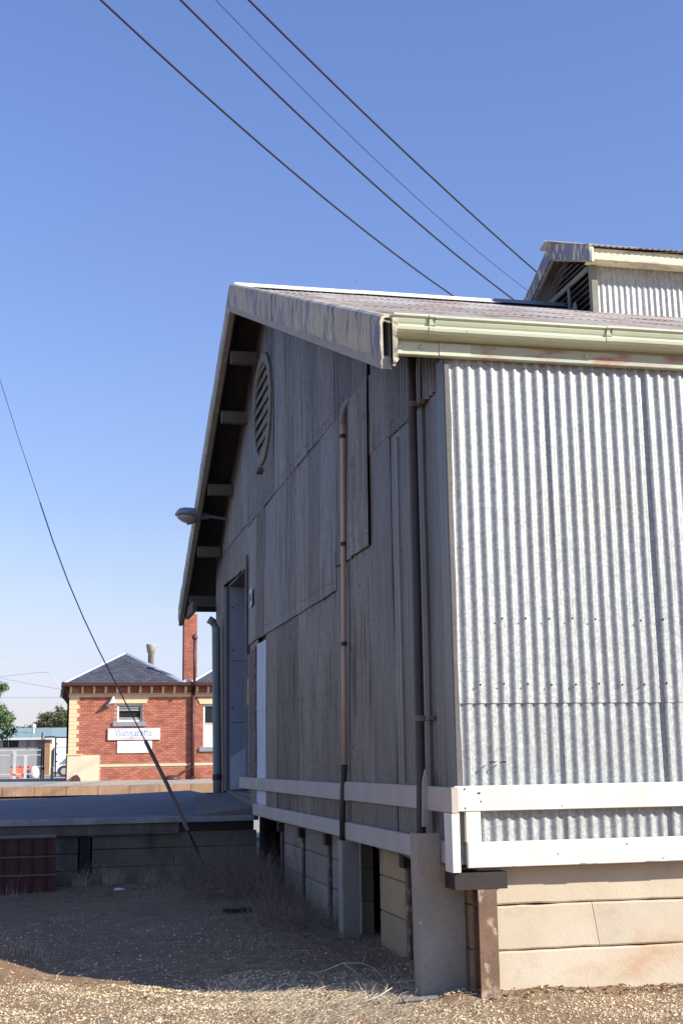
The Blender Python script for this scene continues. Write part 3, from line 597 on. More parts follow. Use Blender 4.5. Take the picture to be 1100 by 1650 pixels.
mboard(5.715, AP_Y-.002, .17, .225, 3.633, 3.66, 'barge_edge', 'monitor_barge_trim'); mboard(AP_Y+.002, 8.1, .17, .225, 3.633, 3.66, 'barge_edge', 'monitor_barge_trim')
mboard(5.705, 5.73, -.004, .215, 3.6325, 3.66, 'mon_fascia', 'monitor_barge_end')
MB().bevbox(3.72, 3.80, 5.95, 6.03, 6.45, 7.10, .004).build('monitor_post', 'frame_olive', monitor)
for z in (6.62, 6.70, 6.78, 6.86, 6.94, 7.02, 7.15, 7.22, 7.29, 7.36, 7.43, 7.5):
    y0 = max(6.035, AP_Y-(zm(AP_Y)-.24-z)/.41) if z > 7.05 else 6.035
    y1 = 2*AP_Y-y0
    if z < 6.88: y1 = min(y1, (z-3.99)/SN-.15)
    if y1-y0 > .1: MB().hexa([(3.745, y0, z-.018), (3.752, y0, z-.024), (3.752, y1, z-.024), (3.745, y1, z-.018), (3.80, y0, z+.026), (3.807, y0, z+.020), (3.807, y1, z+.020), (3.80, y1, z+.026)]).build('louvre_slat', 'slat', monitor)
MB().bevbox(3.715, 3.742, 6.035, 7.765, 7.055, 7.125, .004).build('louvre_rail', 'slat', monitor)
MB().bevbox(3.718, 3.741, 6.62, 6.68, 6.70, 7.053, .004).build('louvre_mullion', 'slat', monitor)
MB().bevbox(3.715, 3.742, 6.035, 6.9, 6.50, 6.575, .004).build('louvre_sill', 'slat', monitor)
MB().prism([(6.36, 6.56), (6.60, 6.60), (6.52, 6.72), (6.40, 6.80), (6.37, 6.72)], 0, 3.69, 3.705).build('torn_sheet', 'guard', monitor)
# ---- things fixed to the shed
lamp = thing('wall_lamp', 'blue-grey street lamp head on a short arm sticking out from the shaded gable', 'lamp', (0, 10.57, 4.80))
MB().tube([(0, 10.57, 4.795), (-.12, 10.57, 4.81), (-.30, 10.57, 4.835)], .022, 8).build('arm', 'lamp_metal', lamp)
h = MB(); h.smooth = True; n = 14
for (x, wy, zt, zb) in ((-.24, .02, 4.85, 4.80), (-.27, .05, 4.875, 4.785), (-.36, .075, 4.90, 4.78), (-.42, .10, 4.925, 4.785), (-.52, .135, 4.945, 4.79), (-.62, .14, 4.945, 4.80), (-.69, .12, 4.925, 4.812), (-.73, .07, 4.88, 4.82), (-.745, .02, 4.845, 4.83)):
    zc = zb+.35*(zt-zb)
    for q in range(n):
        a = 2*math.pi*q/n; s = math.sin(a); h.v.append((x, 10.57+wy*math.cos(a), zc+((zt-zc) if s > 0 else (zc-zb))*s))
for i in range(8):
    for q in range(n): h.f.append((i*n+q, i*n+(q+1) % n, (i+1)*n+(q+1) % n, (i+1)*n+q))
h.f += [tuple(range(n)), tuple(8*n+q for q in range(n))[::-1]]; h.build('lamp_head', 'lamp_metal', lamp)
h = MB(); h.smooth = True
for j, t in enumerate((0, .3, .6, .85, 1)):
    for q in range(n):
        a = 2*math.pi*q/n; k = math.sqrt(1-t*t); h.v.append((-.575+.15*k*math.cos(a), 10.57+.12*k*math.sin(a), 4.815-.105*t+.02*math.cos(a)*-1))
for i in range(4):
    for q in range(n): h.f.append((i*n+q, (i+1)*n+q, (i+1)*n+(q+1) % n, i*n+(q+1) % n))
h.build('lens', 'lamp_glass', lamp)
pn = thing('paper_notice', 'small white paper notice with dark print tacked beside the shed doorway', 'notice', (-.045, 7.94, 3.2))
MB().hexa([(-.054, 7.83, 3.235), (-.050, 7.83, 3.235), (-.050, 8.06, 3.20), (-.054, 8.06, 3.20), (-.058, 7.84, 3.44), (-.054, 7.84, 3.44), (-.052, 8.05, 3.42), (-.056, 8.05, 3.42)]).build('sheet', 'paper', pn)
for (y0, y1, z0, z1) in ((7.99, 8.005, 3.26, 3.37), (7.96, 7.98, 3.28, 3.37), (7.90, 7.945, 3.29, 3.31), (7.90, 7.945, 3.325, 3.34), (7.90, 7.945, 3.355, 3.37), (7.88, 7.893, 3.27, 3.37), (8.0, 8.02, 3.235, 3.25)):
    B(-.0585, -.0575, y0, y1, z0, z1).build('print', 'ink', pn)
tp = MB().hexa([(-.048, 8.16, 2.06), (-.042, 8.16, 2.06), (-.042, 8.30, 2.04), (-.048, 8.30, 2.04), (-.048, 8.17, 2.36), (-.042, 8.17, 2.36), (-.042, 8.27, 2.37), (-.048, 8.27, 2.37)])
yt = thing('yellow_label', 'narrow yellow label with dark marks stuck on the weathered door board', 'label', (-.045, 8.23, 2.05)); tp.build('label_sheet', 'yellow', yt)
for z in (2.10, 2.15, 2.21): B(-.0495, -.0485, 8.18, 8.215, z, z+.02).build('mark', 'ink', yt)
# ================================================================== LOADING PLATFORM
lp = thing('loading_platform', 'low loading platform with stained concrete face and grey deck beside the shed doorway', 'platform', (-2, 8, 0))
def hexa(p, name, m, par): return MB().hexa(p).build(name, m, par)
dk = MB(); nx, ny = 24, 8
def dz(x, y): return .75+.11*max(0, min(1, (x+3.2)/3.2))*max(0, min(1, (y-7.9)/3))+.035*min(1, (y-7.9)/5)+.006*noise.noise((x*1.2, y*.8, 3))
xsd = [-9+(9.0-.0)*i/nx for i in range(nx+1)]; xsd[-1] = -.02
for i in range(nx+1):
    for j in range(ny+1):
        y = 7.93+(15.5-7.93)*j/ny; dk.v.append((xsd[i], y, dz(xsd[i], y)))
for i in range(nx):
    for j in range(ny): a = i*(ny+1)+j; dk.f.append((a, a+ny+1, a+ny+2, a+1))
dk.smooth = True; dk.build('deck', 'deck', lp)
e = MB()
for i in range(nx):
    e.hexa([(xsd[i], 7.90, dz(xsd[i], 7.9)-.062), (xsd[i+1], 7.90, dz(xsd[i+1], 7.9)-.062), (xsd[i+1], 7.93, dz(xsd[i+1], 7.93)-.062), (xsd[i], 7.93, dz(xsd[i], 7.93)-.062),
            (xsd[i], 7.90, dz(xsd[i], 7.9)+.004), (xsd[i+1], 7.90, dz(xsd[i+1], 7.9)+.004), (xsd[i+1], 7.93, dz(xsd[i+1], 7.93)+.004), (xsd[i], 7.93, dz(xsd[i], 7.93)+.004)])
e.build('edge_angle', 'edge_steel', lp)
MB().box(-9, -.02, 7.99, 15.4, .54, .69).build('deck_slab', 'concrete_grey', lp)
MB().bevbox(-9, -.9, 7.94, 7.988, .56, .684, .006).build('edge_beam', 'concrete_grey', lp)
MB().bevbox(-.897, -.02, 7.95, 7.988, .585, .684, .006).build('edge_beam', 'dark_steel', lp)  # near-black colour stands in for the shadow band under the deck lip
for (x0, x1, rows) in ((-6, -4.1, (-.1, .17, .36, .55)), (-4.095, -2.04, (-.1, .17, .36, .55)), (-1.88, -.95, (-.1, .20, .40, .55)), (-.945, .02, (-.1, .20, .40, .575))):
    for a, bb in zip(rows[:-1], rows[1:]): MB().bevbox(x0, x1, 8.0, 8.14, a+.003, bb-.003, .007).build('concrete_plank', 'concrete_grey', lp)
MB().box(-2.02, -1.90, 7.985, 8.12, -.1, .55).build('post', 'dark_steel', lp)
B(-9, -.0, 8.18, 15.3, -.1, .53).build('fill', 'black', lp)
MB().prism([(7.955, .69), (8.42, .69), (10.4, .69), (10.4, .985), (8.42, .93), (7.955, .79)], 0, -.018, .04).build('threshold', 'ramp', lp)
hexa([(-.70, 7.94, .752), (-.02, 7.935, .76), (-.02, 10.3, .76), (-.45, 10.3, .76), (-.70, 7.942, .764), (-.02, 7.937, .835), (-.02, 10.3, .965), (-.45, 10.3, .93)], 'ramp_plate', 'ramp', lp)
# three dark red steel beams stacked against the platform face
for i, (z0, lb) in enumerate(((.02, 'lowest and darkest of three dark red steel beams stacked by the platform'), (.215, 'middle one of three dark red steel beams stacked by the platform'), (.415, 'topmost of three dark red steel beams stacked by the platform'))):
    t = thing('steel_beam', lb, 'beam', (-3.2, 7.3, z0), 'dark red steel beams stacked by the platform')
    wb = MB(); xx = -2.285-.006*i; n = 60; h = .172 if i else .175
    for j in range(n+1):
        x = xx-2.2*j/n; d = .010*(1 if (j//1) % 4 in (1, 2) else 0)
        wb.v += [(x, 7.16+d, z0), (x, 7.16+d, z0+h)]
    for j in range(n): k = j*2; wb.f.append((k, k+1, k+3, k+2))
    wb.box(xx-2.2, xx, 7.175, 7.42, z0, z0+h); wb.build('web', 'red_steel', t)
    MB().bevbox(xx-2.2, xx+.004, 7.14, 7.44, z0+h+.0005, z0+h+.022, .003).build('flange', 'red_flange', t)
# ================================================================== GUY WIRE
gw = thing('guy_wire', 'slack guy wire with a grey plastic guard tube anchored in the ground before the platform', 'cable', (-.668, 7.3, 0))
gp_ = [(-8.2, 7.3, 19.0), (-5.6, 7.3, 12.6), (-4.0, 7.3, 8.35), (-3.064, 7.3, 5.752), (-2.833, 7.3, 5.059), (-2.606, 7.3, 4.411), (-2.565, 7.3, 4.30)]
MB().tube(gp_, .0042, 6).build('upper_wire', 'wire', gw)
MB().tube([(-2.57, 7.3, 4.31), (-2.418, 7.3, 3.875), (-2.233, 7.3, 3.40), (-2.052, 7.3, 2.988), (-1.872, 7.3, 2.618), (-1.585, 7.3, 2.07), (-1.337, 7.3, 1.604)], .0075, 6).build('lower_wire', 'wire_blue', gw)
MB().tube([(-1.345, 7.3, 1.62), (-1.335, 7.3, 1.60), (-1.09, 7.3, 1.123), (-.857, 7.3, .624)], [.012, .022, .023, .023], 10).build('guard_tube', 'guard_tube', gw)
MB().tube([(-.86, 7.3, .63), (-.738, 7.3, .372), (-.668, 7.3, .203), (-.60, 7.3, .02)], .012, 6).build('anchor_rod', 'dark_steel', gw)
# ================================================================== OVERHEAD WIRES
for (A, d, co, r, m, lb) in (((-1.99, 7.752), (.62869, .77765), (.005237, -.06212, 10.985), .017, 'wire', 'leftmost and lowest thick overhead cable crossing the blue sky'),
        ((-.991, 7.556), (.63888, .76930), (.004851, -.05996, 10.986), .017, 'wire', 'middle thick dark overhead cable meeting the ridge left of the monitor'),
        ((-.569, 7.473), (.64256, .76623), (.005699, -.06874, 11.010), .0085, 'wire_blue', 'thin blue overhead wire between two thick dark cables'),
        ((-.13, 7.387), (.65065, .75938), (.002826, -.02811, 10.983), .017, 'wire', 'rightmost thick overhead cable ending behind the roof monitor')):
    pts = []
    for s in np.arange(-14, 34, 1.0): pts.append((A[0]+d[0]*s, A[1]+d[1]*s, co[0]*s*s+co[1]*s+co[2]))
    t = MB().tube(pts, r, 6); t.smooth = True
    tag(t.build('overhead_cable', m), lb, 'cable', 'overhead cables above the shed roof')
for (p, lb) in (([(-9, 44.9, 4.60), (-4.48, 44.9, 4.80), (-2.9, 44.9, 4.985), (-2.55, 44.9, 4.95), (-2.3, 44.9, 4.62), (-2.09, 44.9, 4.33)], 'slack cable looping over a bracket to the station eave'),
        ([(-9, 44.92, 4.95), (-4.48, 44.92, 4.76), (-3.2, 44.92, 4.50), (-2.09, 44.92, 4.31)], 'sloping service cable running down to the station eave'),
        ([(-9, 44.94, 4.0), (-4.45, 44.94, 3.99), (-2.07, 44.94, 3.985)], 'level thin cable just below the station eave')):
    tag(MB().tube(p, .011, 5).build('service_cable', 'mesh_wire'), lb, 'cable', 'thin cables running to the station corner')
for i, (z, lb) in enumerate(((17.35, 'highest faint power line far behind the station'), (15.05, 'second faint power line from the top behind the station'), (14.45, 'third faint power line from the top behind the station'), (13.15, 'fourth faint power line from the top behind the station'), (12.2, 'lowest faint power line far behind the station roof'))):
    tag(MB().tube([(-60+10*k, 140, z+.0016*((k-6)*10-5)**2*.3) for k in range(15)], .016, 5).build('power_line', 'fence_white'), lb, 'cable', 'faint power lines far behind the station')
# ================================================================== STATION BUILDING
st = thing('station_building', 'red brick railway station with cream quoins, slate roof and tall chimney', 'building', (3, 46, .72))
SX0, SX1, SY, SB, ST = -1.765, 9.5, 46.0, .70, 4.45
win = (.148, 1.168, 3.05, 3.775); win2 = (3.65, 4.55, 2.0, 3.735)
wl_ = MB()
# wall skin with the two window openings left open
xsw = [SX0, win[0], win[1], win2[0], win2[1], SX1]
for i in range(5):
    hole = {1: win, 3: win2}.get(i)
    if hole: wl_.box(xsw[i], xsw[i+1], SY, SY+.3, SB, hole[2]); wl_.box(xsw[i], xsw[i+1], SY, SY+.3, hole[3], ST)
    else: wl_.box(xsw[i], xsw[i+1], SY, SY+.3, SB, ST)
wl_.box(SX0, SX0+.3, SY+.301, 55, SB, ST); wl_.box(SX0+.301, SX1, 54.7, 55, SB, ST)
wl_.build('wall', 'mortar', st)
br = MB(); ch = .086; nb = 0
def brick(b, x0, x1, y, z0, z1, dy=.012):
    k = len(b.v); y0 = y-dy-random.uniform(0, .004)
    b.v += [(x0, y0, z0), (x1, y0, z0), (x1, y0, z1), (x0, y0, z1), (x0, y, z0), (x1, y, z0), (x1, y, z1), (x0, y, z1)]
    b.f += [(k, k+1, k+2, k+3), (k+1, k, k+4, k+5), (k+3, k+2, k+6, k+7), (k, k+3, k+7, k+4), (k+2, k+1, k+5, k+6)]
z = SB+.01; row = 0
while z < 4.43:
    x = SX0+.0-(row % 2)*.12
    while x < 9.4:
        a, c2 = max(x, SX0)+.006, x+.24-.006; z1 = z+ch-.012; cx = (a+c2)/2; cz = (z+z1)/2
        skip = False
        for wq in (win, win2):
            ww = .17 if cz > wq[3] or cz < wq[2] else 0
            if wq[2]-.2 < cz < wq[3]+.26:
                if wq[0]-ww < cx < wq[1]+ww: skip = True
                elif a < wq[0]-ww < c2: c2 = wq[0]-ww
                elif a < wq[1]+ww < c2: a = wq[1]+ww
        skip = skip or (cx < SX0+.30 and cz > 1.7) or (cx < -.52 and cz < 1.74) or (4.06 < cz < 4.21) or (cx > -.52 and 1.26 < cz < 1.36)
        if not skip and c2-a > .04: brick(br, a, c2, SY, z, z1)
        x += .24
    z += ch; row += 1
stuff(br.build('brick', 'brick', st))
for i in range(14):
    z0 = 1.75+i*.166; w_ = .40 if i % 2 else .30
    MB().box(SX0-.004, SX0+w_, SY-.03, SY-.001, z0+.004, z0+.162).build('quoin', 'st_cream', st)
MB().prism([(SY-.10, 4.07), (SY-.10, 4.13), (SY-.05, 4.15), (SY-.05, 4.20), (SY-.001, 4.20), (SY-.001, 4.05), (SY-.05, 4.05)], 0, SX0-.03, 9.5).build('cornice_band', 'st_cream', st)
B(-.515, 9.5, SY-.04, SY-.001, 1.265, 1.355).build('plinth_band', 'st_cream', st)
for i in range(25):
    x = -1.72+i*.4625; MB().prism([(SY-.05, 4.201), (SY-.20, 4.33), (SY-.22, 4.46), (SY-.001, 4.46), (SY-.001, 4.201)], 0, x-.045, x+.045).build('eave_bracket', 'st_cream', st)
MB().hexa([(-1.80, SY-.16, .68), (-.52, SY-.16, .68), (-.52, SY-.001, .68), (-1.80, SY-.001, .68), (-1.80, SY-.16, 1.70), (-.53, SY-.16, 1.70), (-.53, SY-.001, 1.74), (-1.80, SY-.001, 1.74)]).build('corner_plinth', 'st_cream_pale', st)
B(-1.84, -1.20, SY-.19, SY-.10, 1.742, 1.79).build('plinth_cap', 'st_cream', st)
MB().prism([(-1.62, .70), (-1.25, .70), (-1.28, .84), (-1.40, .98), (-1.55, .93)], 1, SY-.36, SY-.165).build('timber_wedge', 'maroon', st)
def window(wd, sill, kind):
    x0, x1, z0, z1 = wd; wn_ = MB()
    t = .075
    wn_.box(x0, x0+t, SY+.09, SY+.15, z0, z1).box(x1-t, x1, SY+.09, SY+.15, z0, z1).box(x0+t, x1-t, SY+.09, SY+.15, z1-t, z1).box(x0+t, x1-t, SY+.09, SY+.15, z0, z0+t)
    o = wn_.build('window', 'st_white', st)
    MB().hexa([(x0-.14, SY-.045, z1+.02), (x1+.14, SY-.045, z1+.02), (x1+.14, SY-.001, z1+.02), (x0-.14, SY-.001, z1+.02), (x0-.26, SY-.045, z1+.27), (x1+.26, SY-.045, z1+.27), (x1+.26, SY-.001, z1+.27), (x0-.26, SY-.001, z1+.27)]).build('lintel', 'st_cream', st)
    B(x0-.17, x1+.16, SY-.10, SY+.08, z0-.18, z0-.01).build('sill', 'sill', st)
    if kind == 0:
        B(x0+t, x1-t, SY+.19, SY+.20, z0+t, z1-t).build('pane', 'glass', o)
        for zz, ang in ((3.65, .05), (3.545, .05), (3.19, .11)):
            MB().hexa([(x0+t+.01, SY+.10, zz-ang), (x1-t-.01, SY+.10, zz-ang), (x1-t-.01, SY+.11, zz-ang), (x0+t+.01, SY+.11, zz-ang), (x0+t+.01, SY+.14, zz+.045), (x1-t-.01, SY+.14, zz+.045), (x1-t-.01, SY+.15, zz+.045), (x0+t+.01, SY+.15, zz+.045)]).build('louvre_pane', 'blind', o)
    else:
        B(x0+t, x1-t, SY+.13, SY+.14, 2.98, z1-t).build('pane', 'glass', o)
        B(x0+t, x1-t, SY+.11, SY+.14, z0+t, 2.94).build('lower_panel', 'st_white', o)
        B(x0+t, x1-t, SY+.08, SY+.15, 2.941, 2.979).build('glazing_bar', 'st_cream', o)
window(win, 1, 0); window(win2, 1, 1)
# roof: front hip, second hip to the right, gutters
E0x, E1x, EY, EZ = -2.02, 2.93, 45.42, 4.60
B(SX0, SX1, SY+.31, 54.6, SB, ST-.02).build('interior', 'black', st)
B(E0x, SX1, EY+.06, 55.4, 4.462, 4.49).build('soffit', 'maroon', st)
MB().prism([(EY-.06, 4.49), (EY-.08, 4.60), (EY-.08, 4.615), (EY+.05, 4.615), (EY+.05, 4.49)], 0, E0x-.06, SX1).build('gutter', 'maroon', st)
MB().box(E0x-.08, E0x+.04, EY+.052, 55.4, 4.49, 4.613).build('gutter', 'maroon', st)
for i in range(6): MB().prism([(SX0-.001, 4.05), (SX0-.08, 4.2), (SX0-.22, 4.36), (SX0-.24, 4.46), (SX0-.001, 4.46)], 1, 46.2+i*1.4, 46.32+i*1.4).build('eave_bracket', 'maroon', st)
def hip(x0, x1, y0, z0, ax, az, yb):
    hw = ax-x0; ay = y0+hw; core = MB()
    core.quad((x0, y0, z0-.01), (x1, y0, z0-.01), (2*ax-x0 if False else ax, ay, az-.012))
    P0, P1, A = Vector((x0, y0, z0)), Vector((x1, y0, z0)), Vector((ax, ay, az)); Bk = Vector((ax, yb, az))
    rf = MB()
    rf.quad(P0, P1, A); rf.quad(P0, A, Bk, Vector((x0, yb, z0))); rf.quad(P1, Vector((x1, yb, z0)), Bk, A)
    rf.v = [(a, c, e-.02) for a, c, e in rf.v]; rf.build('roof', 'slate', st)
    s = MB(); rows = 15
    for j in range(rows):
        t0, t1 = j/rows, min(1, (j+1.25)/rows)
        la, lb = P0.lerp(A, t0), P1.lerp(A, t0); ua, ub = P0.lerp(A, t1), P1.lerp(A, t1)
        n_ = Vector((0, -1, 1)).normalized()*.012
        x = x0-(j % 2)*.13
        while x < x1:
            xa, xb = x+.004, x+.256
            # clip against the hips
            def lim(t): return (x0+(ax-x0)*t, x1+(ax-x1)*t)
            l0, r0 = lim(t0); l1, r1 = lim(t1)
            a0, b0 = max(xa, l0), min(xb, r0); a1, b1 = max(xa, l1), min(xb, r1)
            if b0-a0 > .03:
                if b1-a1 < .01: a1 = b1 = (max(l1, min(r1, (a0+b0)/2)))
                yy0, zz0 = la.y, la.z; yy1, zz1 = ua.y, ua.z
                s.quad((a0, yy0+n_.y, zz0+n_.z), (b0, yy0+n_.y, zz0+n_.z), (b1, yy1, zz1-.004), (a1, yy1, zz1-.004))
            x += .26
    stuff(s.build('slate', 'slate', st))
    def cap(p, q, w=.10):
        p, q = Vector(p), Vector(q); d = (q-p).normalized(); sd = d.cross(Vector((0, 0, 1))).normalized()*w; up = Vector((0, 0, .05)); dn = Vector((0, 0, .03))
        MB().hexa([p-sd-dn, p+sd-dn, q+sd-dn, q-sd-dn, p-sd*.35+up, p+sd*.35+up, q+sd*.35+up, q-sd*.35+up]).build('hip_cap', 'roof_cap', st)
    cap(P0, A); cap(P1, A); cap(A, Bk)
    return A
A1 = hip(E0x, 2.80, EY, EZ, .55, 6.03, 54)
A2 = hip(3.05, 8.6, EY, EZ, 5.82, 6.25, 54)
MB().box(2.80, 3.08, EY+.052, 46.6, 4.60, 4.72).build('valley_gutter', 'roof_cap', st)
MB().tube([(.55, A1.y-.05, 6.03), (.55, A1.y-.05, 6.2)], .02, 6).build('finial', 'roof_cap', st)
# chimney of bricks, ventilator pot, vent stack
chx0, chx1, chy = 3.17, 3.745, 49.5
chm = B(chx0, chx1, chy, chy+.6, 4.6, 7.84).build('chimney', 'mortar', st)
cb = MB(); z = 4.62; row = 0
while z < 7.82:
    x = chx0-(row % 2)*.12
    while x < chx1-.02:
        a, c2 = max(x, chx0)+.006, min(x+.234, chx1); brick(cb, a, c2, chy, z, z+ch-.012)
        x += .24
    k = 0
    while k < .58:
        kk = len(cb.v); cb.v += [(chx0-.012, chy+k+.006, z), (chx0-.012, chy+min(.6, k+.234), z), (chx0-.012, chy+min(.6, k+.234), z+ch-.012), (chx0-.012, chy+k+.006, z+ch-.012)]; cb.f.append((kk+3, kk+2, kk+1, kk)); k += .24
    z += ch; row += 1
stuff(cb.build('brick', 'brick', chm))
pt = MB(); pt.smooth = True; pt.lathe((1.69, 49, 5.3), [(.13, 0), (.13, .80), (.165, .81), (.215, 1.12), (.225, 1.16), (.20, 1.18), (.17, 1.16)], 16); pt.build('roof_ventilator', 'pot', st)
pt = MB(); pt.smooth = True; pt.lathe((5.0, 49, 5.3), [(.05, 0), (.05, .75), (.10, .77), (.09, .86), (.02, .9)], 10); pt.build('roof_ventilator', 'roof_cap', st)
dp = MB(); dp.smooth = True; dp.tube([(3.21, 45.86, .74), (3.21, 45.86, 4.5)], .07, 10); dpo = dp.build('downpipe', 'maroon', st)
dp = MB(); dp.smooth = True; dp.tube([(3.20, 45.30, 4.5), (3.20, 45.30, 6.35)], .055, 10).lathe((3.20, 45.30, 6.33), [(.06, 0), (.115, .05), (.12, .13), (.08, .2), (.02, .24)], 10); dp.build('vent_stack', 'maroon', st)
for z in (1.2, 2.3, 3.4): MB().tube([(3.21, 45.86, z), (3.21, 45.86, z+.05)], .085, 10).build('pipe_bracket', 'maroon', dpo)
MB().lathe((3.21, 45.8, .70), [(.30, 0), (.28, .05), (.12, .09), (.08, .12)], 14).build('pipe_base', 'maroon', st)
dm = MB(); dm.smooth = True; dm.lathe((2.38, 45.75, .70), [(.33, 0), (.31, .09), (.22, .17), (.08, .20), (0.01, .2)], 14); dmo = dm.build('drain_cover', 'maroon', st)
MB().tube([(2.6, 45.75, .84), (3.14, 45.80, 1.22)], .04, 8).build('drain_pipe', 'maroon', dmo)
# wall light: hanging conical shade on the brickwork
wl2 = thing('cone_wall_light', 'white conical lamp shade fixed to the brick wall left of the louvred window', 'lamp', (-.16, 45.98, 3.9))
c = MB(); c.smooth = True; k = 14
for (t, r) in ((0, .035), (.15, .06), (.85, .165), (1, .175)):
    for q in range(k):
        a = 2*math.pi*q/k; ax = Vector((-.10, -.16, -.33))*t; c.v.append((-.03+ax.x+r*math.cos(a), 45.86+ax.y+r*math.sin(a)*.95, 4.06+ax.z-.25*r*math.sin(a)+.28*r*math.cos(a)))
for i in range(3):
    for q in range(k): c.f.append((i*k+q, i*k+(q+1) % k, (i+1)*k+(q+1) % k, (i+1)*k+q))
c.build('shade', 'st_white', wl2)
MB().tube([(-.03, 45.99, 4.04), (-.03, 45.86, 4.07)], .02, 6).build('bracket', 'st_white', wl2)
# signs
sg = thing('station_name_sign', 'long white board reading Wangaratta in pale blue letters over a pink line', 'sign', (.83, 45.96, 2.55))
B(-.215, 1.88, 45.91, 45.985, 2.325, 2.785).build('board', 'st_white', sg)
GL = {  # serif letters as strokes (x0,z0,x1,z1,width) in a unit x-height box
    'W': (1.55, [(.05, 1.45, .40, 0, .15), (.40, 0, .74, 1.3, .07), (.70, 1.45, 1.08, 0, .15), (1.08, 0, 1.42, 1.45, .07), (-.08, 1.45, .24, 1.45, .06), (.56, 1.45, .86, 1.45, .06), (1.28, 1.45, 1.56, 1.45, .06)]),
    'a': (.78, [(.12, .82, .34, 1, .09), (.34, 1, .54, .84, .12), (.54, .84, .54, .08, .15), (.54, .08, .70, .02, .08), (.54, .60, .18, .42, .08), (.18, .42, .12, .16, .13), (.12, .16, .30, .02, .10), (.30, .02, .54, .20, .08)]),
    'n': (.92, [(.20, 1, .20, 0, .15), (.06, .97, .20, .97, .06), (.20, .80, .46, 1, .08), (.46, 1, .66, .82, .12), (.66, .82, .66, 0, .15), (.06, .03, .34, .03, .06), (.52, .03, .80, .03, .06)]),
    'g': (.82, [(.38, 1, .16, .78, .12), (.16, .78, .36, .50, .12), (.36, .50, .60, .74, .12), (.60, .74, .38, 1, .12), (.56, .92, .76, 1, .07), (.26, .50, .18, .24, .08), (.18, .24, .60, .10, .12), (.60, .10, .62, -.22, .12), (.62, -.22, .24, -.36, .08), (.24, -.36, .10, -.14, .10), (.10, -.14, .22, .12, .07)]),
    'r': (.68, [(.20, 1, .20, 0, .15), (.06, .97, .20, .97, .06), (.20, .76, .42, 1, .08), (.42, 1, .56, .90, .14), (.06, .03, .36, .03, .06)]),
    't': (.52, [(.24, 1.3, .24, .14, .15), (.24, .12, .48, .04, .09), (.04, .96, .46, .96, .08)])}
lt = MB(); x = .08
for chh in 'Wangaratta':
    adv, ss = GL[chh]; sc = .185
    for (a0, b0, a1, b1, wd) in ss:
        p, q = Vector((x+a0*sc, 2.475+b0*sc)), Vector((x+a1*sc, 2.475+b1*sc)); d = (q-p); nrm = Vector((-d.y, d.x)).normalized()*wd*sc*.62
        d = d.normalized()*.004; lt.quad(*[(v.x, 45.9055, v.y) for v in (p-d-nrm, q+d-nrm, q+d+nrm, p-d+nrm)])
    x += adv*sc
    if chh == 'W': x -= .03
lt.build('lettering', 'sign_blue', sg)
B(.02, 1.66, 45.904, 45.909, 2.385, 2.405).build('underline', 'sign_pink', sg)
s2 = B(.165, 1.565, 45.945, 45.985, 1.80, 2.28).build('blank_sign_board', 'st_white')
tag(s2, 'blank white board fixed to the brick wall just below the station name', 'sign')
# ================================================================== BACKGROUND LEFT OF THE STATION
fn = thing('mesh_fence', 'pale tubular fence with fine wire mesh along the far side of the platform', 'fence', (-6, 60, .72))
for x in (-8.6, -6.4, -4.225, -3.70): B(x-.075, x+.075, 59.96, 60.04, .70, 2.10 if x != -3.70 else 1.88).build('post', 'fence_white', fn)
for z in (2.13, 1.88, .95): B(-9, -2.95, 60.045, 60.085, z-.022, z+.022).build('rail', 'fence_white', fn)
mw = MB()
for i in range(110):
    x = -9+i*.11
    for s in (1, -1):
        a, c2 = (x, x+1.0*s)
        if a < -2.95 and c2 < -2.95: mw.quad((a, 60.1, .95), (a+.007, 60.1, .95), (c2+.007, 60.1, 1.88), (c2, 60.1, 1.88))
stuff(mw.build('wire_mesh', 'mesh_wire', fn))
gt = thing('black_gate', 'black tubular steel gate frame standing at the left corner of the station', 'gate', (-2.5, 58, .72))
MB().tube([(-2.91, 58, .70), (-2.90, 58, 2.95)], .035, 8).build('post', 'black_metal', gt)
MB().tube([(-2.80, 58, .72), (-2.80, 58, 2.62), (-2.76, 58, 2.72), (-2.30, 58, 2.73), (-2.25, 58, 2.68), (-2.23, 58, .80)], .038, 8).build('frame', 'black_metal', gt)
MB().tube([(-2.26, 58, 2.70), (-1.2, 58, 2.69)], .03, 8).build('top_rail', 'black_metal', gt)
for z in (2.42, 1.16): MB().box(-2.88, -2.74, 57.96, 58.04, z, z+.10).build('hinge', 'black_metal', gt)
for z in (2.35, 1.85, 1.5): MB().box(-2.27, -2.15, 57.96, 58.04, z, z+.07).build('latch', 'black_metal', gt)
bo = thing('platform_post', 'square grey post with pale base standing in front of the black gate', 'post', (-2.4, 55, .72))
MB().hexa([(-2.44, 55, 1.28), (-2.30, 55, 1.28), (-2.30, 55.1, 1.28), (-2.44, 55.1, 1.28), (-2.44, 55, 2.0), (-2.30, 55, 2.22), (-2.30, 55.1, 2.22), (-2.44, 55.1, 2.0)]).build('upper_post', 'mesh_wire', bo)
B(-2.45, -2.31, 54.98, 55.12, .70, 1.275).build('base', 'fence_white', bo)
